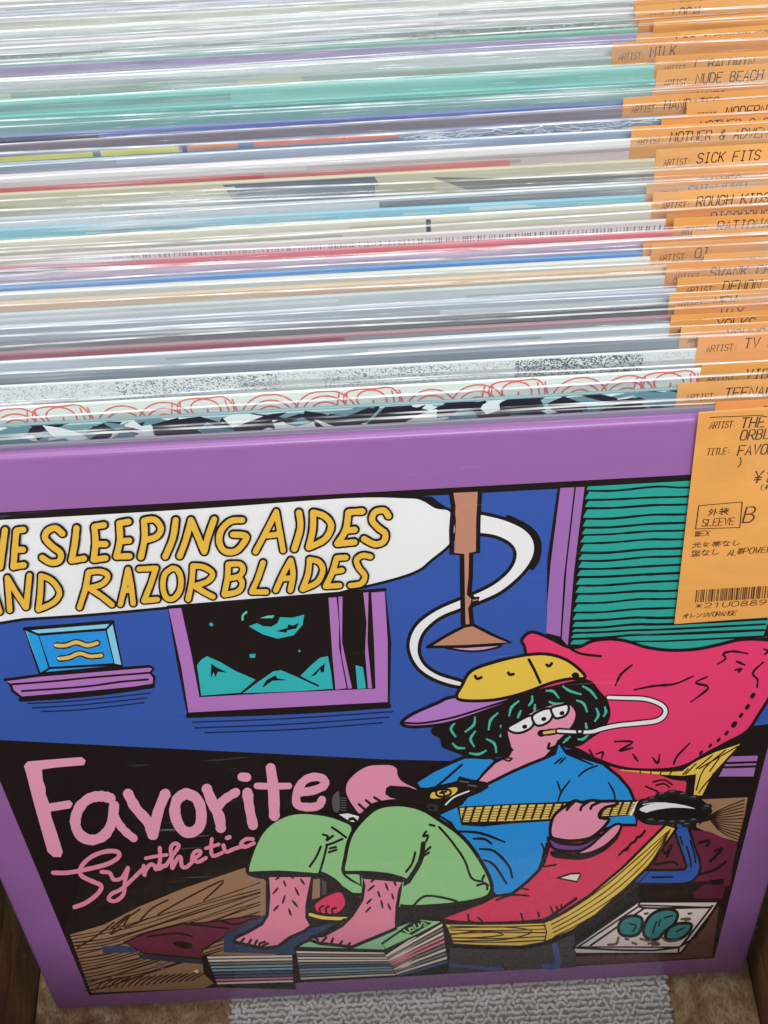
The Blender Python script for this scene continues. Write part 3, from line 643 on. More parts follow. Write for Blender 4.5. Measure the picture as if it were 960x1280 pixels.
    # trousers
    A.fill('b2', GRN, [(362, 640), (372, 560), (420, 450), (480, 385), (560, 345), (640, 335), (740, 345), (820, 368), (885, 410), (860, 520), (838, 636), (920, 690), (960, 740), (860, 740), (800, 680), (730, 640), (700, 648), (540, 640), (450, 640)], True, 3.4)
    A.line('b2', [(362, 642), (400, 655), (448, 662)], 3); A.line('b2', [(446, 640), (448, 668)], 3)
    A.line('b2', [(362, 640), (520, 634), (640, 642), (712, 648)], 3.2)
    A.lines('b2', [[(724, 506), (700, 560), (668, 606)], [(755, 500), (735, 580), (715, 645)], [(780, 410), (810, 430), (850, 460)], [(735, 446), (760, 455), (752, 476), (785, 452)], [(832, 468), (780, 490), (752, 498)], [(800, 508), (770, 515)], [(802, 522), (765, 534)]], 2.2)
    A.fill('b2', WHITE, [(815, 345), (860, 340), (915, 355), (905, 385), (870, 380)], False); A.line('b2', [(868, 370), (886, 366), (900, 378)], 3)
    A.fill('b2', (82, 80, 80), [(780, 270), (800, 235), (815, 236), (818, 320), (790, 330)], True)
    for i in range(6): A.line('b2', [(824, 262 + i*12), (850, 264 + i*12)], 1.3, (82, 80, 80), rag=0)
    A.fill('b3', GRN, [(80, 636), (86, 560), (110, 460), (160, 385), (240, 315), (330, 296), (420, 304), (490, 330), (560, 375), (640, 430), (710, 500), (770, 590), (810, 670), (815, 730), (760, 770), (560, 800), (350, 800), (340, 720), (395, 680), (300, 648), (160, 640)], True, 3.6)
    A.fill('b3', GRN, [(80, 636), (160, 640), (164, 700), (110, 670)], False, 2.4)
    A.line('b3', [(78, 636), (200, 636), (320, 650), (400, 682)], 3.4)
    A.lines('b3', [[(476, 492), (460, 580), (400, 680)]], 5)
    A.lines('b3', [[(436, 535), (420, 590), (390, 632)], [(490, 430), (475, 455), (500, 450), (490, 480)], [(512, 508), (475, 540)], [(505, 535), (470, 556)], [(508, 396), (532, 402)], [(555, 408), (610, 470), (680, 570), (715, 660), (760, 680)], [(780, 650), (770, 680), (800, 700)], [(745, 700), (790, 690), (795, 720)]], 2.2)
    A.fill('b7', K, [(60, 285), (160, 292), (400, 288), (540, 244), (560, 238), (500, 270), (300, 345), (240, 355), (180, 350), (60, 395), (50, 340)], False)
    A.lines('b7', [[(145, 284), (210, 232), (350, 255), (385, 285)]], 2.2)
    # feet
    A.fill('b6', K, [(210, 130), (440, 126), (500, 120), (680, 240), (690, 300), (420, 460), (300, 490), (100, 500), (40, 470), (100, 420), (210, 340)], False)
    A.fill('b6', WOOD, [(446, 150), (480, 146), (480, 240), (440, 250)], False); A.fill('b6', (70, 66, 64), [(490, 150), (512, 160), (510, 230), (488, 228)], False)
    A.fill('b6', (40, 58, 88), [(0, 430), (100, 380), (200, 330), (430, 395), (620, 360), (600, 345), (440, 440), (360, 500), (350, 525), (0, 515)], False)
    A.line('b6', [(430, 325), (500, 342), (610, 346)], 4, (216, 186, 70))
    A.fill('b6', (212, 40, 86), [(452, 270), (520, 225), (585, 208), (612, 262), (596, 300), (560, 325), (500, 325), (460, 312)], True, 2.6)
    A.lines('b6', [[(482, 318), (478, 295), (496, 282)], [(515, 320), (508, 296), (525, 284)], [(545, 322), (540, 300), (560, 292)]], 2)
    A.fill('b6', (126, 184, 140), [(356, 492), (400, 465), (520, 420), (600, 350), (640, 348), (860, 385), (960, 350), (1010, 350), (960, 400), (800, 506)], False, 2.4)
    A.fill('b6', GRN, [(688, 130), (900, 150), (880, 285), (860, 290), (690, 240)], False, 0)
    leg1 = [(222, 130), (438, 130), (430, 200), (415, 280), (415, 340), (436, 380), (400, 410), (330, 440), (270, 485), (200, 494), (130, 480), (80, 470), (50, 458), (60, 440), (120, 412), (190, 372), (216, 330), (224, 240)]
    leg2 = [(696, 138), (892, 156), (880, 200), (865, 290), (862, 370), (860, 395), (780, 430), (700, 462), (640, 488), (560, 478), (480, 470), (420, 450), (430, 436), (500, 430), (590, 380), (640, 330), (690, 250), (700, 180)]
    A.fill('b6', (214, 122, 146), leg1, False, 3.2); A.fill('b6', (214, 122, 146), leg2, False, 3.2)
    A.lines('b6', [[(100, 445), (80, 470)], [(136, 452), (118, 478)], [(165, 455), (150, 485)], [(205, 462), (180, 470), (176, 488)], [(220, 470), (195, 480)], [(470, 452), (450, 440), (430, 446)], [(512, 440), (490, 462)], [(545, 445), (535, 472)], [(590, 460), (575, 480)], [(630, 468), (615, 486)]], 2.2)
    A.lines('b6', [[(300, 160), (308, 180)], [(385, 150), (400, 172)], [(268, 195), (248, 218)], [(358, 195), (372, 225)], [(304, 235), (294, 265)], [(345, 258), (366, 284)], [(270, 282), (252, 302)], [(325, 300), (334, 325)], [(262, 148), (275, 138)], [(335, 132), (345, 142)], [(808, 172), (818, 200)], [(748, 182), (722, 204)], [(770, 212), (778, 234)], [(735, 250), (716, 268)], [(786, 258), (792, 288)], [(730, 290), (712, 310)], [(822, 275), (830, 296)], [(840, 225), (846, 245)], [(850, 158), (858, 176)], [(750, 150), (736, 160)]], 2.2, taper=.4)
    # magazines under the feet
    def pages(crop, L, R_, rows):
        for i, c in enumerate(rows):
            t0, t1 = i / len(rows), (i + .62) / len(rows)
            P4 = [tuple(L[0][a] + (L[1][a] - L[0][a]) * t0 for a in (0, 1)), tuple(R_[0][a] + (R_[1][a] - R_[0][a]) * t0 for a in (0, 1)),
                  tuple(R_[0][a] + (R_[1][a] - R_[0][a]) * t1 for a in (0, 1)), tuple(L[0][a] + (L[1][a] - L[0][a]) * t1 for a in (0, 1))]
            A.fill(crop, c, P4, False)
    cr, lb, pk, ny, gy = (214, 200, 186), (120, 160, 170), (208, 120, 140), (70, 84, 120), (120, 116, 112)
    A.fill('b5', K, [(690, 530), (1156, 540), (1160, 700), (770, 690), (700, 620)], False)
    pages('b5', [(715, 535), (770, 680)], [(1140, 528), (1146, 668)], [cr, cr, gy, lb, lb, ny, ny, pk, cr])
    A.fill('b5', WHITE, [(645, 608), (670, 598), (672, 618)], False)
    A.fill('b6', K, [(356, 500), (800, 508), (960, 410), (1010, 380), (1010, 520), (960, 620), (820, 640), (380, 660)], False)
    pages('b6', [(362, 508), (385, 655)], [(800, 515), (860, 632)], [cr, gy, cr, cr, gy, ny, lb, lb, gy, cr])
    pages('b6', [(805, 530), (868, 630)], [(960, 428), (970, 580)], [cr, gy, cr, pk, pk, gy, cr, cr, gy])
    pages('b7', [(10, 530), (70, 640)], [(290, 370), (318, 575)], [cr, gy, cr, pk, pk, gy, cr, gy, cr, ny])
    A.fill('b7', (134, 190, 128), [(-10, 470), (120, 380), (180, 346), (240, 352), (290, 362), (180, 420), (10, 500)], False, 2)
    A.fill('b7', K, [(68, 408), (170, 352), (240, 366), (140, 426)], False)
    for i, ch in enumerate(([(100, 402), (122, 416), (132, 408)], [(124, 394), (142, 388), (152, 400), (134, 408), (124, 394)], [(150, 376), (158, 394), (178, 388), (172, 372)], [(182, 382), (190, 362), (214, 376), (200, 380)])):
        A.line('b7', ch, 2.0, (134, 190, 128), smooth=False)
    A.fill('b7', (62, 58, 56), [(330, 490), (560, 500), (700, 498), (830, 470), (950, 420), (960, 590), (320, 615)], False)
    A.line('b7', [(330, 578), (480, 590), (590, 600)], 4, (70, 82, 140)); A.line('b7', [(852, 480), (862, 520), (864, 580), (800, 585)], 7, (64, 84, 150))
    # tray of balloons
    A.fill('b8', (206, 190, 186), [(104, 606), (428, 380), (832, 378), (828, 396), (640, 640), (120, 642)], False, 2.4)
    A.fill('b8', (214, 198, 192), [(130, 606), (440, 398), (792, 408), (636, 608)], False, 1.8)
    A.lines('b8', [[(190, 600), (460, 412)], [(435, 386), (468, 412), (790, 408)], [(105, 610), (632, 608), (828, 384)], [(632, 608), (630, 636)], [(648, 600), (800, 400)]], 1.9)
    for p in ([(345, 545), (330, 510), (350, 470), (400, 450), (445, 462), (448, 500), (430, 540), (390, 552)], [(470, 560), (455, 520), (480, 460), (530, 425), (590, 418), (626, 440), (610, 490), (560, 530), (520, 570)], [(565, 560), (580, 515), (630, 490), (690, 490), (690, 520), (650, 560), (600, 572)]):
        A.fill('b8', (36, 122, 124), p, True, 3)
    A.lines('b8', [[(385, 490), (420, 500), (400, 530)], [(520, 480), (500, 540)], [(560, 460), (600, 450)], [(620, 530), (660, 510)], [(530, 500), (540, 470)]], 1.5)
    A.lines('b8', [[(330, 560), (320, 590), (280, 595)], [(440, 565), (480, 575), (500, 560)], [(550, 560), (580, 578), (630, 572)], [(480, 590), (510, 584), (535, 592), (500, 596)], [(400, 585), (420, 592)], [(366, 566), (380, 568)], [(462, 440), (476, 438)], [(680, 440), (694, 438)], [(645, 468), (668, 464), (690, 466), (664, 472)]], 3, (90, 74, 60))

def paint_band_name(A):
    G1 = [('a1', [[(-330, 190), (-180, 176)], [(-250, 184), (-262, 362)]]), ('a1', [[(-130, 175), (-150, 355)], [(28, 160), (4, 345)], [(-140, 265), (14, 254)]]),
          ('a1', [[(85, 165), (70, 345)], [(88, 162), (120, 158)], [(80, 258), (118, 258)], [(72, 342), (122, 335)]]),
          ('a1', [[(315, 178), (280, 150), (240, 165), (228, 200), (262, 240), (305, 275), (298, 315), (255, 322), (214, 298)]]),
          ('a1', [[(385, 150), (376, 230), (360, 312)], [(360, 312), (422, 302)]]),
          ('a1', [[(474, 145), (480, 225), (470, 308)], [(476, 142), (522, 135)], [(482, 230), (530, 230)], [(470, 308), (530, 300)]]),
          ('a1', [[(598, 128), (602, 210), (584, 292)], [(598, 126), (645, 118)], [(602, 216), (648, 212)], [(584, 292), (650, 290)]]),
          ('a1', [[(722, 115), (725, 200), (706, 295)], [(722, 112), (775, 108), (806, 150), (785, 192), (728, 210)]]),
          ('a1', [[(880, 110), (866, 200), (828, 292)]]),
          ('a2', [[(-4, 190), (-30, 290), (-60, 370)], [(-2, 195), (30, 270), (62, 348)], [(62, 348), (82, 270), (112, 186)]]),
          ('a2', [[(252, 190), (195, 195), (148, 240), (138, 300), (165, 345), (220, 345), (262, 300), (270, 268), (206, 262)]]),
          ('a2', [[(318, 348), (370, 250), (422, 148)], [(422, 148), (440, 250), (456, 342)], [(378, 268), (438, 260)]]),
          ('a2', [[(535, 152), (542, 230), (512, 334)]]),
          ('a2', [[(606, 155), (604, 240), (584, 326)], [(606, 152), (662, 170), (696, 218), (665, 285), (586, 326)]]),
          ('a2', [[(782, 152), (768, 240), (726, 308)], [(784, 150), (852, 146)], [(766, 242), (814, 238)], [(726, 308), (812, 300)]]),
          ('a3', [[(182, 170), (160, 142), (115, 150), (100, 190), (130, 228), (166, 258), (156, 298), (112, 310), (60, 284)]]),
          ('a1', [[(-110, 580), (-50, 400)], [(-50, 400), (2, 568)], [(-90, 500), (-20, 500)]]),
          ('a1', [[(52, 560), (40, 400)], [(40, 398), (82, 470), (132, 545)], [(134, 545), (150, 386)]]),
          ('a1', [[(208, 388), (205, 470), (195, 556)], [(208, 388), (262, 412), (300, 470), (272, 520), (196, 556)]]),
          ('a1', [[(444, 372), (430, 450), (400, 546)], [(446, 370), (505, 366), (542, 388), (515, 428), (446, 450)], [(452, 452), (510, 490), (562, 532)]]),
          ('a1', [[(604, 530), (625, 440), (642, 356)], [(642, 356), (658, 440), (668, 526)], [(622, 462), (658, 458)]]),
          ('a1', [[(698, 354), (782, 350)], [(780, 352), (755, 430), (722, 512)], [(722, 512), (788, 506)]]),
          ('a1', [[(862, 350), (826, 380), (816, 440), (832, 495), (868, 502), (900, 462), (906, 400), (888, 358), (862, 350)]]),
          ('a2', [[(6, 420), (0, 500), (-18, 585)], [(6, 418), (60, 424), (104, 456), (80, 495), (14, 518)], [(16, 520), (60, 548), (106, 572)]]),
          ('a2', [[(182, 412), (178, 480), (162, 560)], [(182, 410), (240, 410), (256, 438), (235, 470), (180, 482)], [(235, 474), (252, 505), (232, 545), (164, 562)]]),
          ('a2', [[(356, 402), (330, 480), (300, 546)], [(300, 548), (372, 548)]]),
          ('a2', [[(420, 540), (458, 455), (494, 390)], [(494, 390), (506, 460), (492, 540)], [(452, 482), (504, 478)]]),
          ('a2', [[(588, 388), (580, 460), (552, 534)], [(588, 386), (634, 398), (654, 440), (626, 500), (554, 535)]]),
          ('a2', [[(722, 382), (702, 450), (668, 520)], [(724, 378), (770, 376)], [(704, 448), (750, 440)], [(668, 520), (738, 516)]]),
          ('a2', [[(892, 372), (852, 366), (822, 390), (836, 430), (864, 468), (846, 506), (792, 516)]])]
    for crop, strokes in G1:
        row2 = strokes[0][0][1] > 340 or (crop == 'a2' and strokes[0][0][1] > 345)
        w = 12.8 if not row2 else 11.6
        for st in strokes: A.line(crop, st, w, K, rag=.04)
    for crop, strokes in G1:
        row2 = strokes[0][0][1] > 340
        w = 7.6 if not row2 else 6.8
        for st in strokes: A.line(crop, st, w, YEL, rag=.05)

def paint_title(A):
    c = (234, 142, 166)
    A.fill('b1', c, [(42, 100), (60, 78), (200, 66), (330, 56), (350, 72), (342, 96), (200, 108), (132, 118), (136, 170), (150, 210), (150, 240), (168, 288), (270, 272), (286, 288), (274, 312), (176, 328), (178, 350), (205, 430), (236, 530), (226, 556), (190, 556), (160, 530), (140, 460), (95, 300), (74, 220), (54, 140)], False)
    a = [(474, 262), (430, 252), (370, 262), (318, 310), (298, 380), (318, 440), (370, 470), (430, 456), (470, 410), (486, 350), (492, 300)]
    A.line('b1', a, 13, c, rag=.1); A.line('b1', [(490, 295), (500, 360), (540, 420), (590, 462)], 10, c, rag=.12)
    A.line('b1', [(562, 240), (600, 310), (660, 380), (684, 445)], 13, c, rag=.1); A.line('b1', [(748, 240), (712, 330), (688, 445)], 13, c, rag=.1)
    A.line('b1', [(850, 238), (806, 270), (796, 340), (824, 410), (870, 434), (920, 400), (926, 320), (900, 260), (850, 238)], 13.5, c, rag=.08)
    A.line('b2', [(155, 215), (185, 290), (215, 350), (225, 410)], 13, c, rag=.12); A.line('b2', [(205, 310), (240, 270), (300, 232)], 11, c, rag=.1)
    A.line('b2', [(330, 155), (355, 157)], 11, c); A.line('b2', [(358, 235), (368, 310), (385, 395)], 13, c, rag=.12)
    A.line('b2', [(474, 112), (488, 220), (492, 350)], 13, c, rag=.1); A.line('b2', [(405, 200), (480, 202), (565, 200)], 8, c)
    A.line('b2', [(625, 232), (690, 222), (742, 196), (735, 165), (690, 155), (640, 175), (606, 230), (605, 290), (650, 306), (710, 300), (730, 270)], 10.5, c, rag=.08)
    s = (222, 124, 150)
    A.line('b1', [(188, 634), (260, 634), (360, 616), (460, 590), (515, 555), (505, 528), (440, 530), (370, 560), (325, 610), (330, 650), (390, 680), (428, 700), (410, 740), (350, 785), (295, 806)], 5.6, s)
    A.line('b1', [(430, 630), (470, 635), (490, 668), (530, 660), (560, 610)], 5, s); A.line('b1', [(562, 612), (545, 680), (540, 740), (500, 775), (465, 768), (480, 740), (530, 715), (590, 660), (640, 610)], 5, s)
    A.line('b1', [(640, 600), (645, 645)], 5, s); A.line('b1', [(640, 640), (670, 595), (695, 600), (700, 618), (730, 600)], 5, s)
    A.line('b1', [(720, 510), (722, 570), (712, 615), (750, 595)], 5, s); A.line('b1', [(650, 562), (700, 552), (755, 545)], 4.4, s)
    A.line('b1', [(750, 600), (790, 540), (815, 500), (795, 488), (775, 510), (780, 570), (782, 610)], 5, s)
    A.line('b2', [(-16, 610), (10, 560), (25, 558), (30, 600), (55, 605), (100, 560)], 5, s)
    A.line('b2', [(80, 568), (118, 545), (122, 525), (95, 530), (82, 560), (110, 580), (150, 560)], 4.8, s)
    A.line('b2', [(180, 466), (176, 510), (185, 550), (230, 535)], 4.8, s); A.line('b2', [(150, 512), (215, 492)], 4.2, s)
    A.line('b2', [(238, 496), (250, 530), (290, 515), (340, 500)], 4.8, s); A.line('b2', [(256, 460), (268, 456)], 5.5, s)
    A.line('b2', [(385, 466), (350, 466), (325, 490), (345, 505), (390, 486)], 4.8, s)

# ------------------------------------------------------------------ the bin that holds everything
XL, XR, YF, YB = -.1675, .1608, -.112, .335
def wood_mat(name, c1, c2, c3, sc=(14, 3.5, 14), bump=.35):
    t = NT(name)
    co = t.coord(sc)
    nz = t.n('TexNoise'); nz.inputs['Scale'].default_value = 1.6; nz.inputs['Detail'].default_value = 7; nz.inputs['Roughness'].default_value = .62; nz.inputs['Distortion'].default_value = 1.4
    t.l(co, nz.inputs['Vector'])
    fine = t.noise(t.coord((sc[0]*26, sc[1]*14, sc[2]*26)), 1, 6, .75)
    c = t.ramp(nz.outputs['Fac'], [(.30, col(c1, 1)), (.5, col(c2, 1)), (.68, col(c3, 1))])
    c = t.mix(t.ramp(fine, [(.35, (.7, .7, .7)), (.62, (0, 0, 0))]), c, tuple(x * .55 for x in col(c1, 1)[:3]) + (1,))
    hh = t.math('ADD', nz.outputs['Fac'], t.math('MULTIPLY', fine, .5))
    return t.bsdf(c, t.ramp(fine, [(.3, (.35,) * 3), (.7, (.6,) * 3)]), hh, bump, .002, spec=.5)
WOODM = wood_mat('rough_brown_board', (66, 40, 22), (122, 84, 50), (168, 128, 86))
WOODF = wood_mat('pressed_wood_floor', (112, 78, 50), (196, 158, 114), (238, 214, 174), (34, 30, 34), .6)
binr = thing('record_bin', 'brown wooden bin holding all the records, floor showing below the front cover', 'bin', (0, 0, 0))
def board(name, c, s, m, bev=.0015):
    bm = bmesh.new(); box_bm(bm, c, s, bev, 2)
    bmesh.ops.subdivide_edges(bm, edges=[e for e in bm.edges if e.calc_length() > .1], cuts=3, use_grid_fill=True)
    return from_bm(name, bm, binr, m)
TH = .016
board('side_board', (XL - TH/2, (YF + YB)/2, .095), (TH, YB - YF, .21), WOODM)
board('side_board', (XR + TH/2, (YF + YB)/2, .095), (TH, YB - YF, .21), WOODM)
board('front_board', ((XL + XR)/2, YF - TH/2 - .0005, .120), (XR - XL + 2*TH, TH, .27), WOODM)  # out of view; its height is shaped to shade the lower cover
board('back_board', ((XL + XR)/2, YB + .06 + TH/2, .095), (XR - XL + 2*TH, TH, .21), WOODM)
board('floor_board', ((XL + XR)/2, (YF + YB)/2, -.0096), (XR - XL - .0005, YB - YF - .0005, .012), WOODF)

# woven mat laid over the floor board under the records
mat = thing('woven_mat', 'pale grey woven mat laid on the bin floor under the front record', 'mat', (0.021, 0, 0))
mx0, mx1, my0, my1 = -.0985, .1005, -.095, .05
def mat_fabric():
    t = NT('pale_wool'); f = t.noise(t.coord((240, 240, 240)), 1, 4, .7); g = t.noise(t.coord((1500, 1500, 1500)), 1, 2)
    c = t.ramp(f, [(.3, col((224, 218, 212), 1)), (.6, col((250, 246, 242), 1))])
    return t.bsdf(c, .9, g, .5, .0004, spec=.1)
WOOL = mat_fabric()
bm = bmesh.new(); box_bm(bm, ((mx0+mx1)/2, (my0+my1)/2, -.0026), (mx1-mx0, my1-my0, .0015), .0004, 1)
t_ = NT('mat_backing')
from_bm('backing', bm, mat, t_.bsdf(t_.ramp(t_.noise(t_.coord((300, 300, 300))), [(.3, col((130, 120, 112), 1)), (.7, col((170, 158, 148), 1))]), .95))
verts, faces = [], []
rm = random.Random(3); NX, NY = 84, 60
for iy in range(NY):
    for ix in range(NX):
        cx = mx0 + (ix + .5 + (iy % 2) * .5 - .25) / NX * (mx1-mx0) + rm.uniform(-.0003, .0003)
        cy = my0 + (iy + .5) / NY * (my1-my0) + rm.uniform(-.0003, .0003)
        a = (.55 if (ix + iy) % 2 else -.55) + rm.uniform(-.8, .8); ca, sa = math.cos(a), math.sin(a)
        L, Wd, Hh = rm.uniform(.0013, .0019), rm.uniform(.00085, .00115), rm.uniform(.0012, .0021)
        k = len(verts)
        for (px_, rr_) in ((-1, .25), (-.55, .85), (.55, .85), (1, .25)):
            for q in range(6):
                an = q * math.pi / 3
                lx, ly, lz = px_ * L, math.cos(an) * Wd * rr_, math.sin(an) * Hh * rr_
                verts.append((cx + lx*ca - ly*sa, cy + lx*sa + ly*ca, -.0020 + lz))
        for s_ in range(3):
            for q in range(6):
                faces.append((k + s_*6 + q, k + s_*6 + (q+1) % 6, k + s_*6 + 6 + (q+1) % 6, k + s_*6 + 6 + q))
me = bpy.data.meshes.new('woven_loops'); me.from_pydata(verts, [], faces); me.polygons.foreach_set('use_smooth', [True]*len(faces))
loops = link('woven_loops', me, mat, WOOL); loops['kind'] = 'stuff'
FLOOR_DROP = .0012
# the board the bin stands on
bm = bmesh.new(); box_bm(bm, (0, .1, -.034), (1.6, 1.4, .02), .002, 1)
fl = from_bm('ground', bm, None, wood_mat('dark_counter', (60, 48, 40), (84, 66, 52), (100, 80, 62))); fl['kind'] = 'structure'

# ------------------------------------------------------------------ front record
front = thing('record', 'front record, its purple bordered cover showing a cartoon guitarist on a pink lounger', 'record', (0, 0, 0), 'records in clear sleeves filed in the bin')
front.rotation_euler = (-LEAN, 0, 0)
def purple_extra(t, base): return base
make_cover(front, board_mat('purple_print_board', BORD, .03, .35), .0044)
A = Art(.00002); paint_scene(A); z1 = A.z
A.build('cover_picture', front, sheet_to_local(0))
B_ = Art(z1); paint_band_name(B_); B_.build('band_lettering', front, sheet_to_local(0))
C_ = Art(z1); paint_title(C_); C_.build('title_lettering', front, sheet_to_local(0))
ZART = max(B_.z, C_.z)
print('art depth', ZART)
# sleeve: sheet in front of the print
def front_sleeve():
    bm = bmesh.new(); yf = -(ZART + .0009); x0, x1 = -COVER/2 - .003, COVER/2 + .003
    A_ = film_sheet(bm, x0, x1, .0002, COVER + .004, yf, 30, 24, .00028, 11)
    B2 = film_sheet(bm, x0, x1, .0002, COVER + .0035, .0050, 30, 16, .0001, 12)
    fa = [bm.verts.new(q.co) for q in A_[0]]; fb = [bm.verts.new(q.co) for q in B2[0]]
    for i in range(30): bm.faces.new((fa[i], fb[i], fb[i+1], fa[i+1]))
    for row, d in ((A_[-1], -.0003), (B2[-1], .0003)):
        top = [bm.verts.new((q.co.x, q.co.y + d, q.co.z + .0004)) for q in row]
        for i in range(30):
            f = bm.faces.new((row[i], row[i+1], top[i+1], top[i])); f.material_index = 1; f.smooth = True
    for s_ in (0, 30):                                         # welded side seams
        for j in range(24):
            pass
    return from_bm('clear_sleeve', bm, front, [CLEAR, EDGE])
front_sleeve()

def tag_front_lines(P):
    D = (70, 38, 22)
    tx0, tz0 = px_to_cover(872, 512)
    ang = TAG_ANG; ca, sa = math.cos(ang), math.sin(ang)
    def loc(px, py):
        u, w = px_to_cover(px, py); dx, dy = u - tx0, w - tz0
        return (dx * ca + dy * sa, -dx * sa + dy * ca)
    def T(s, px, py, hpx, ppx, wd, **kw):
        x, y = loc(px, py); u1, w1 = loc(px + 10, py - .6); u2, w2 = loc(px, py + hpx)
        text(P, s, x, y, abs(w2 - y), abs(u1 - x) / 10 * ppx, wd, rgb=D, ang=math.atan2(w1 - y, u1 - x), jig=.00005, **kw)
    def S(pts, wd):
        add_stroke(P, [loc(*p) for p in pts], wd, D, lambda a, b: (a, b))
    S([(886, 518), (930, 516), (1090, 508)], .0003)
    T('ARTIST:', 886, 524, 8, 4.9, .00026); T('THE SLEEPING AIDES', 926, 518.5, 12.5, 10.6, .00042); T('AND RAZ', 1110, 508, 12, 10, .0004)
    T('ORBLADES', 925, 534, 12, 9.8, .00040)
    T('TITLE:', 883, 557, 8, 5.0, .00026); T('FAVORITE SYNTHETIC(LP', 922, 553, 12, 9.6, .00040); T(')', 921, 569, 10, 8, .0003)
    T('\u00a51650', 942, 585, 14, 13, .00045); T('(\u672d\u5e4c)', 948, 602, 6, 7, .00022)
    S([(872, 628), (926, 623)], .0003); S([(926, 623), (923, 655)], .0003); S([(923, 655), (868, 657)], .0003); S([(868, 657), (872, 628)], .0003)
    T('\u5916\u88c5', 885, 632, 8, 13, .00030); T('SLEEVE', 877, 645, 8.6, 6.8, .0003); T('B', 930, 629.5, 19, 17, .0005)
    T('\u76e4EX', 868, 660, 6, 6.4, .00024)
    T('\u5143\u3005\u5e2f\u306a\u3057', 865, 674, 6.6, 12.2, .00026)
    T('\u76e4\u306a\u3057', 864, 684, 7, 12, .00026); T('AL', 909, 683, 7, 6, .00026); T('\u5e2fPOWER', 921, 681, 7, 7.4, .00026)
    rr = random.Random(5); x = 869.0
    while x < 1075:
        w = rr.choice((.8, .8, 1.3, 2.0)); yo = -(x - 869) * .062
        q = [loc(x, 733 + yo), loc(x + w, 733 + yo), loc(x + w - 1.6, 748.5 + yo), loc(x - 1.6, 748.5 + yo)]
        P.poly(q, D); x += w + rr.choice((.9, 1.0, 1.6, 2.2))
    T('*21U0889', 868, 750, 6, 11.4, .00026)
    T('\u30aa\u30ec\u30f3\u30b8', 853, 763, 5.4, 8.2, .00026); T('/ORANGE', 885, 760.5, 5.6, 5.0, .00024)
TAG_ANG = -0.034
tu, tw = px_to_cover(872, 512)
make_tag(front, tu - COVER/2, COVER - tw, -(ZART + .00035), None, 1, TAG_ANG, TAGS[0], .0605, .0852, tag_front_lines)

# ------------------------------------------------------------------ the rows of records behind
G_ = 'records in clear sleeves filed in the bin'
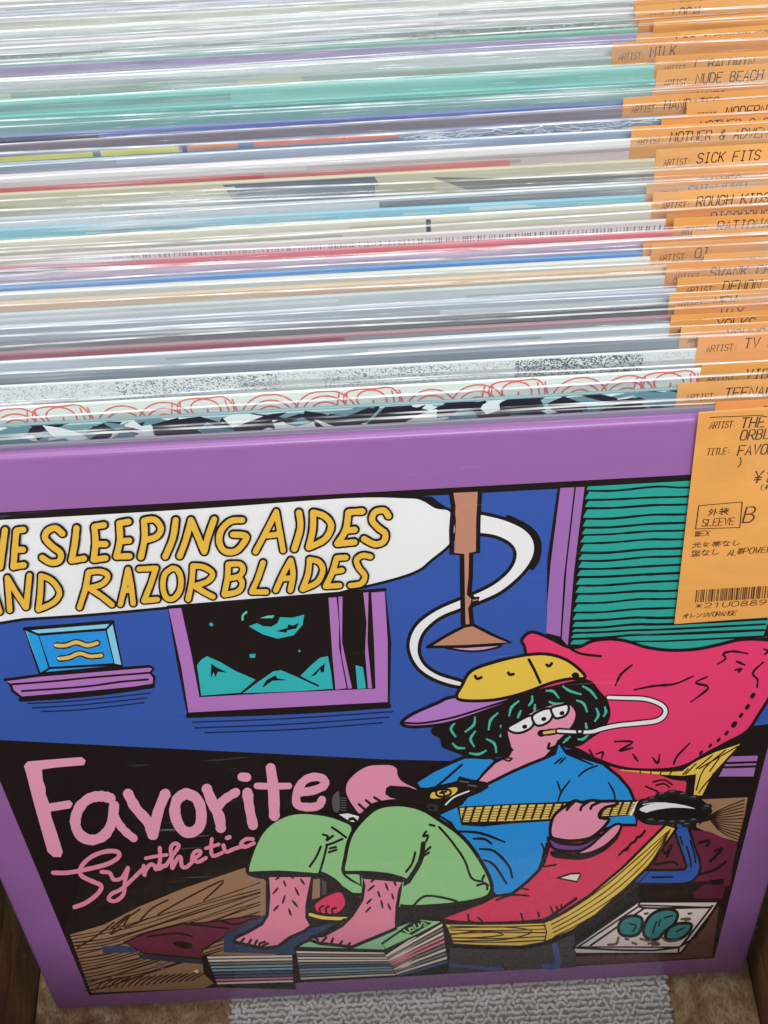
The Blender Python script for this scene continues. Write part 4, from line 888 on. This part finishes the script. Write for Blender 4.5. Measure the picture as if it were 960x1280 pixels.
# top-edge pixel on the middle line, base colour, pattern, left edge of the price card (pixel), card text, label
ROWS = [
 (532, (112, 104, 122), 'soft', 893, 'TEENAGE', 'record with a dim lavender grey cover directly behind the purple bordered front record'),
 (507, (108, 142, 148), 'camo', 846, 'TEENAGE', 'record with a black, white and slate teal patchwork cover, second behind the front one'),
 (483, (206, 214, 208), 'swirl', 877, 'VIBE', 'white record printed with thin red swirls and arches along its top'),
 (459, (196, 202, 202), 'speckle', 866, 'TV EYES', 'pale grey record with blocks of tiny dark speckled print near its top edge'),
 (445, (112, 122, 134), 'soft', 852, 'YOUNG', 'slate grey record just behind the pale one with speckled print'),
 (428, (180, 190, 196), 'soft', 838, 'YOLKS', 'silvery grey record behind the slate grey one, plain along the whole top'),
 (417, (150, 110, 116), 'halfred', 841, 'WAX', 'record with dull red top turning grey at right, in front of the charcoal one'),
 (403, (92, 92, 98), 'soft', 841, 'NEW', 'charcoal record making the darkest line in the middle of the row'),
 (385, (170, 178, 190), 'soft', 846, 'DEMON CHAR', 'blue grey plain record behind the charcoal one'),
 (367, (188, 196, 196), 'soft', 832, 'SWANK CHAR', 'light greenish grey record in front of the beige striped one'),
 (355, (206, 176, 140), 'stripe', 879, 'TOWN', 'beige record with soft orange and tan stripes along its top'),
 (342, (206, 208, 198), 'soft', 811, 'OI', 'cream grey record standing right in front of the bright blue one'),
 (333, (40, 150, 232), 'blueline', 800, 'ROOM', 'record with a bright sky blue stripe as its top'),
 (324, (180, 150, 178), 'soft', 862, 'RADIO', 'dusty lavender record between the bright blue one and the pink red one'),
 (311, (216, 110, 120), 'pink', 838, 'RATIONALE', 'pink and salmon red striped record in the middle of the row'),
 (297, (206, 202, 198), 'ticks', 833, 'RIGOROUS', 'off white record with fine grey tick marks like a barcode along its top'),
 (277, (208, 204, 184), 'cream', 819, 'ROUGH KIDS', 'cream record with one short black upright mark right of its middle'),
 (263, (120, 186, 204), 'sky', 804, 'SHINJUKU', 'light blue watery record behind the cream one'),
 (250, (190, 196, 200), 'halfdark', 816, 'SHAVES', 'record pale on its left half and dark grey on its right half'),
 (219, (172, 168, 142), 'photo', 816, 'SICK FITS', 'khaki record with a dark slate figure shape across its middle'),
 (192, (200, 186, 186), 'redline', 790, 'MOTHER & ADVEN', 'pinkish grey record with a red line along its top left'),
 (178, (140, 158, 180), 'soft', 823, 'MOTHER S CHILDREN', 'thin blue grey record behind the one with the red line'),
 (166, (108, 118, 140), 'orange', 860, 'MODERN', 'dark blue grey record with yellow and orange dashes left, white scribbles right'),
 (156, (124, 116, 128), 'soft', 783, 'MANDATES', 'muddy mauve record between the dashed one and the indigo one'),
 (146, (92, 108, 168), 'sky2', 812, 'NAMES', 'record with a thin indigo blue top line in front of the teal ones'),
 (121, (92, 160, 152), 'soft', 820, 'NUDE BEACH', 'deep teal green record, the nearer of the two teal ones'),
 (103, (130, 196, 184), 'soft', 815, 'L BALDWIN', 'light aqua green record, the farther of the two teal ones'),
 (88, (150, 166, 156), 'specks', 767, 'MILK', 'sage grey record with two small white specks at its left'),
 (75, (206, 210, 208), 'soft', 793, 'LOS IMPOSIBLES', 'near white record in front of the lavender and purple one'),
 (62, (160, 150, 180), 'soft', 812, None, 'greyed lavender record in the far part of the bin'),
 (54, (128, 188, 160), 'soft', 800, None, 'thin mint green record in the far part of the bin'),
 (42, (148, 158, 150), 'confetti', 795, 'LOCAL', 'record with a tiny multicoloured confetti print along its top'),
 (29, (206, 200, 198), 'rose', 792, 'LOS IMPOSIBLES', 'white record with a faint rose band under its top, far in the bin'),
 (15, (198, 204, 200), 'soft', 800, None, 'pale grey green record, third from the far end'),
 (3, (206, 208, 196), 'soft', 770, 'LIMIT', 'off white record with a yellowish tint, just in front of the last one in view'),
 (-10, (182, 188, 204), 'soft', 790, None, 'pale blue grey record, last one in view at the far end of the bin'),
 (-24, (206, 206, 200), 'soft', 800, None, 'pale record hidden behind the last one in view, beyond the far end'),
]
def haze(rgb, k=.05, t=205):       # milky glare of the sleeve film, painted into the print colour
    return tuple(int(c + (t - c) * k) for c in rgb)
def back_print(kind, rgb, th, rr, root, xat):
    P = Print(.00002, 4e-7); W = COVER
    idn = lambda a, b: (a, b)
    def rect(x0, x1, y0, y1, c, j=0): P.poly([(x0, y0), (x1, y0), (x1 + j, y1), (x0 + j, y1)], c)
    def u(px): return min(max(xat(px) + W/2, .001), W - .001)
    lighter = tuple(min(255, int(c * 1.16 + 8)) for c in rgb); darker = tuple(int(c * .86) for c in rgb)
    # every jacket: loosely banded print along the head
    y = .0015
    while y < .022:
        hgt = rr.uniform(.0005, .0022)
        if rr.random() < .5:
            x0 = rr.uniform(-.05, .2); x1 = x0 + rr.uniform(.08, .3)
            rect(max(.001, x0), min(W - .001, x1), y, y + hgt, lighter if rr.random() < .5 else darker)
        y += hgt + rr.uniform(.0002, .001)
    if kind == 'camo':
        rect(.001, W-.001, .0006, .0012, (178, 200, 200))
        for i in range(230):
            cx, cy = rr.uniform(.004, W-.012), rr.uniform(0.001, .010); r = rr.uniform(.003, .0075)
            c = rr.choice(((34, 32, 46), (34, 32, 46), (206, 216, 218), (96, 134, 144), (34, 32, 46), (206, 216, 218)))
            sk = rr.uniform(-.007, .007); N = rr.randint(5, 8)
            pts = []
            for k in range(N):
                a = k * 2 * math.pi / N; q = r * rr.uniform(.45, 1.2)
                pts.append((cx + q * 1.1 * math.cos(a) - sk * math.sin(a), max(.0006, cy + q * .7 * math.sin(a))))
            pts = [(min(max(a, .001), W-.001), b) for a, b in pts]
            P.poly(pts, c)
    if kind == 'swirl':
        cr = (206, 104, 98); x = .001; i = 0
        while x < W - .02:
            rad = rr.uniform(.0072, .0095)
            if i % 3 == 1:
                pts = [(x + .008 + (.0012 + .0011 * t / 3) * math.cos(t * .7) * 1.2, .0085 + (.0012 + .0011 * t / 3) * math.sin(t * .7)) for t in range(22)]
                pts = [(a, max(.001, b - .0035)) for a, b in pts]
                add_stroke(P, catmull(pts, False, 3), .00055, cr, idn, rag=.15)
                for d in (-.0085, -.0062, .0070, .0092):
                    add_stroke(P, catmull([(x + .008 + d, .002), (x + .008 + d * 1.12, .008), (x + .008 + d * 1.05, .015)], False, 4), .0005, cr, idn, rag=.15)
                x += .019
            else:
                for k in range(3):
                    q = rad - k * .0021
                    pts = [(x + rad + q * math.cos(a), max(.001, .0100 - q * 1.02 * math.sin(a))) for a in [math.pi * t / 12 for t in range(13)]]
                    add_stroke(P, catmull(pts, False, 3), .00055, cr, idn, rag=.15)
                x += rad * rr.uniform(1.3, 1.75)
            i += 1
    if kind == 'speckle':
        for (a, b, dens, c) in ((-400, 150, 1100, (150, 154, 156)), (140, 345, 900, (104, 108, 114)), (330, 430, 500, (168, 172, 172)), (400, 560, 500, (110, 114, 120)), (560, 690, 600, (160, 164, 166)), (640, 800, 1300, (70, 76, 84)), (800, 1100, 700, (164, 168, 170))):
            x0, x1 = u(a), u(b)
            zs = P.z
            for i in range(dens):
                P.z = zs + (i % 24) * 4e-7
                xx = rr.uniform(x0, x1); yy = .0007 + .0075 * rr.random() ** 1.2; s_ = rr.uniform(.00012, .00030)
                P.poly([(xx - s_, yy), (xx, yy - s_*.8), (xx + s_*1.4, yy + s_*.3), (xx, yy + s_)], c)
    if kind == 'halfred': rect(.001, u(430), .001, .012, (156, 74, 88)); rect(u(430), W-.001, .001, .012, (140, 142, 146))
    if kind == 'stripe':
        for k in range(5): rect(.001, W-.001, .0012 + k*.0024, .0022 + k*.0024, ((222, 170, 110), (214, 196, 172), (206, 150, 104), (196, 186, 178), (220, 180, 130))[k])
    if kind == 'blueline': rect(.001, W-.001, .0006, .0042, (20, 136, 240)); rect(u(500), W-.001, .0042, .012, (190, 180, 196))
    if kind == 'pink':
        for k in range(4): rect(.001, W-.001, .001 + k*.0021, .0026 + k*.0021, ((224, 96, 100), (226, 140, 150), (212, 98, 120), (200, 130, 160))[k])
        rect(.001, u(80), .001, .012, (110, 100, 120), -.004)
    if kind == 'ticks':
        x = u(80)
        while x < W - .004:
            h_ = rr.uniform(.0022, .0048); rect(x, x + rr.uniform(.0002, .0005), .0016, .0016 + h_, rr.choice(((110, 104, 112), (140, 132, 138), (90, 86, 98)))); x += rr.uniform(.0007, .0018)
        rect(.001, u(88), .001, .010, (186, 180, 160)); rect(.001, u(80), .0055, .010, (110, 104, 124), -.003)
    if kind == 'cream': rect(u(537), u(543), .0006, .0072, (50, 50, 56)); rect(u(0), u(170), .004, .012, (190, 184, 160), -.004)
    if kind == 'sky':
        for i in range(60):
            x0 = rr.uniform(.001, W-.03); yy = rr.uniform(.001, .011)
            rect(x0, x0 + rr.uniform(.006, .028), yy, yy + rr.uniform(.0004, .0012), rr.choice(((90, 170, 196), (170, 210, 216), (120, 196, 190), (200, 224, 226))))
    if kind == 'halfdark': rect(u(472), W-.001, .001, .016, (104, 112, 118)); rect(.001, u(472), .001, .006, (214, 220, 224))
    if kind == 'photo':
        rect(u(275), u(465), .0008, .016, (88, 98, 112), .008); rect(u(465), u(540), .004, .016, (160, 158, 132))
        P.poly([(u(536), .002), (u(640), .004), (W-.001, .006), (W-.001, .016), (u(640), .014)], (112, 112, 106))
        for i in range(40):
            xx = rr.uniform(.002, u(270)); rect(xx, xx + rr.uniform(.003, .02), *(lambda q: (q, q + .0006))(rr.uniform(.001, .014)), rr.choice(((186, 180, 150), (150, 156, 120), (196, 190, 164))))
    if kind == 'redline': rect(.001, u(330), .0048, .0080, (226, 40, 36)); rect(u(330), u(640), .0050, .0076, (222, 110, 104)); rect(.001, W-.001, .0006, .003, (222, 224, 222))
    if kind == 'orange':
        rect(.001, u(118), .0012, .0030, (222, 226, 96)); rect(u(128), u(226), .0010, .0030, (222, 228, 90)); rect(u(238), u(310), .0010, .0026, (232, 138, 80)); rect(u(320), u(500), .0010, .0026, (232, 118, 96))
        rect(u(230), u(236), .001, .008, (70, 80, 110)); rect(u(300), u(320), .001, .008, (110, 130, 170))
        for i in range(120):
            xx, yy = rr.uniform(u(500), W-.02), rr.uniform(.001, .007)
            add_stroke(P, catmull([(xx, yy), (xx + rr.uniform(.001, .004), max(.0005, yy + rr.uniform(-.001, .001))), (xx + rr.uniform(.004, .009), max(.0005, yy + rr.uniform(-.0006, .001)))], False, 3), rr.uniform(.0002, .0004), (206, 214, 220), idn)
    if kind == 'sky2': rect(.001, W-.001, .0006, .003, (84, 104, 176)); rect(.001, u(120), .0006, .004, (48, 40, 96))
    if kind == 'specks':
        for px in (97, 215): P.poly([(u(px), .0035), (u(px)+.001, .0022), (u(px)+.0013, .0055), (u(px)-.0003, .006)], (232, 240, 236))
        rect(.001, u(15), .001, .010, (190, 200, 170)); rect(u(300), u(380), .001, .007, (196, 190, 150))
    if kind == 'rose': rect(u(30), u(480), .004, .007, (214, 166, 166)); rect(u(660), W-.001, .003, .006, (180, 196, 196))
    if kind == 'confetti':
        zs = P.z
        for i in range(520):
            P.z = zs + (i % 40) * 4e-7
            xx, yy = rr.uniform(.002, W-.005), rr.uniform(.0008, .0060); s_ = rr.uniform(.0003, .0010)
            rect(xx, xx + s_ * rr.uniform(1, 2.5), yy, yy + s_ * .6, rr.choice(((70, 110, 90), (90, 140, 180), (210, 120, 100), (220, 220, 200), (60, 80, 90), (130, 170, 120), (190, 200, 210))))
    P.build('cover_print', root, sheet_to_local(0))

ys_ = [px_on_height(480, r[0], COVER * CL).y - COVER * SL for r in ROWS]
for i, (yp, rgb, kind, tagx, name, lab) in enumerate(ROWS):
    seed = 100 + i * 7; rr = random.Random(seed)
    nxt = ys_[i + 1] if i + 1 < len(ROWS) else ys_[i] + .006
    th = max(.0008, min(rr.uniform(.0008, .0021), (nxt - ys_[i]) * CL - .0011))
    root = thing('record', lab, 'record', (0, ys_[i], 0), G_)
    hgt = COVER + rr.uniform(-.0006, .0004)
    root.rotation_euler = (-LEAN + rr.uniform(-.0012, .0012) * (i > 1), rr.uniform(-.0045, .0045) * (.3 if i < 3 else 1), rr.uniform(-.0026, .0026) * (.3 if i < 3 else 1))
    root.location.z = .0006
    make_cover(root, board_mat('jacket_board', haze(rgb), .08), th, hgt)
    gap = .0004
    def xat(px, yy=ys_[i]): return px_on_height(px, yp - (px - 480) * .0555, COVER * CL).x
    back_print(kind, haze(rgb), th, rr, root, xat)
    make_sleeve(root, th, seed, over=rr.uniform(.0020, .0026) if i < 3 else rr.uniform(.0044, .0064), hgt=hgt, front=FILM_LOW_GLARE if i < 3 or kind == 'blueline' or rr.random() < .25 else None)
    xl = xat(tagx); tmax = COVER/2 + .001 - xl
    make_tag(root, xl, hgt + (rr.uniform(.0014, .0022) if i < 3 else rr.uniform(.0032, .0048)), -.00022, name, seed, rr.uniform(-.028, .02), None, min(.0605, tmax), .085)
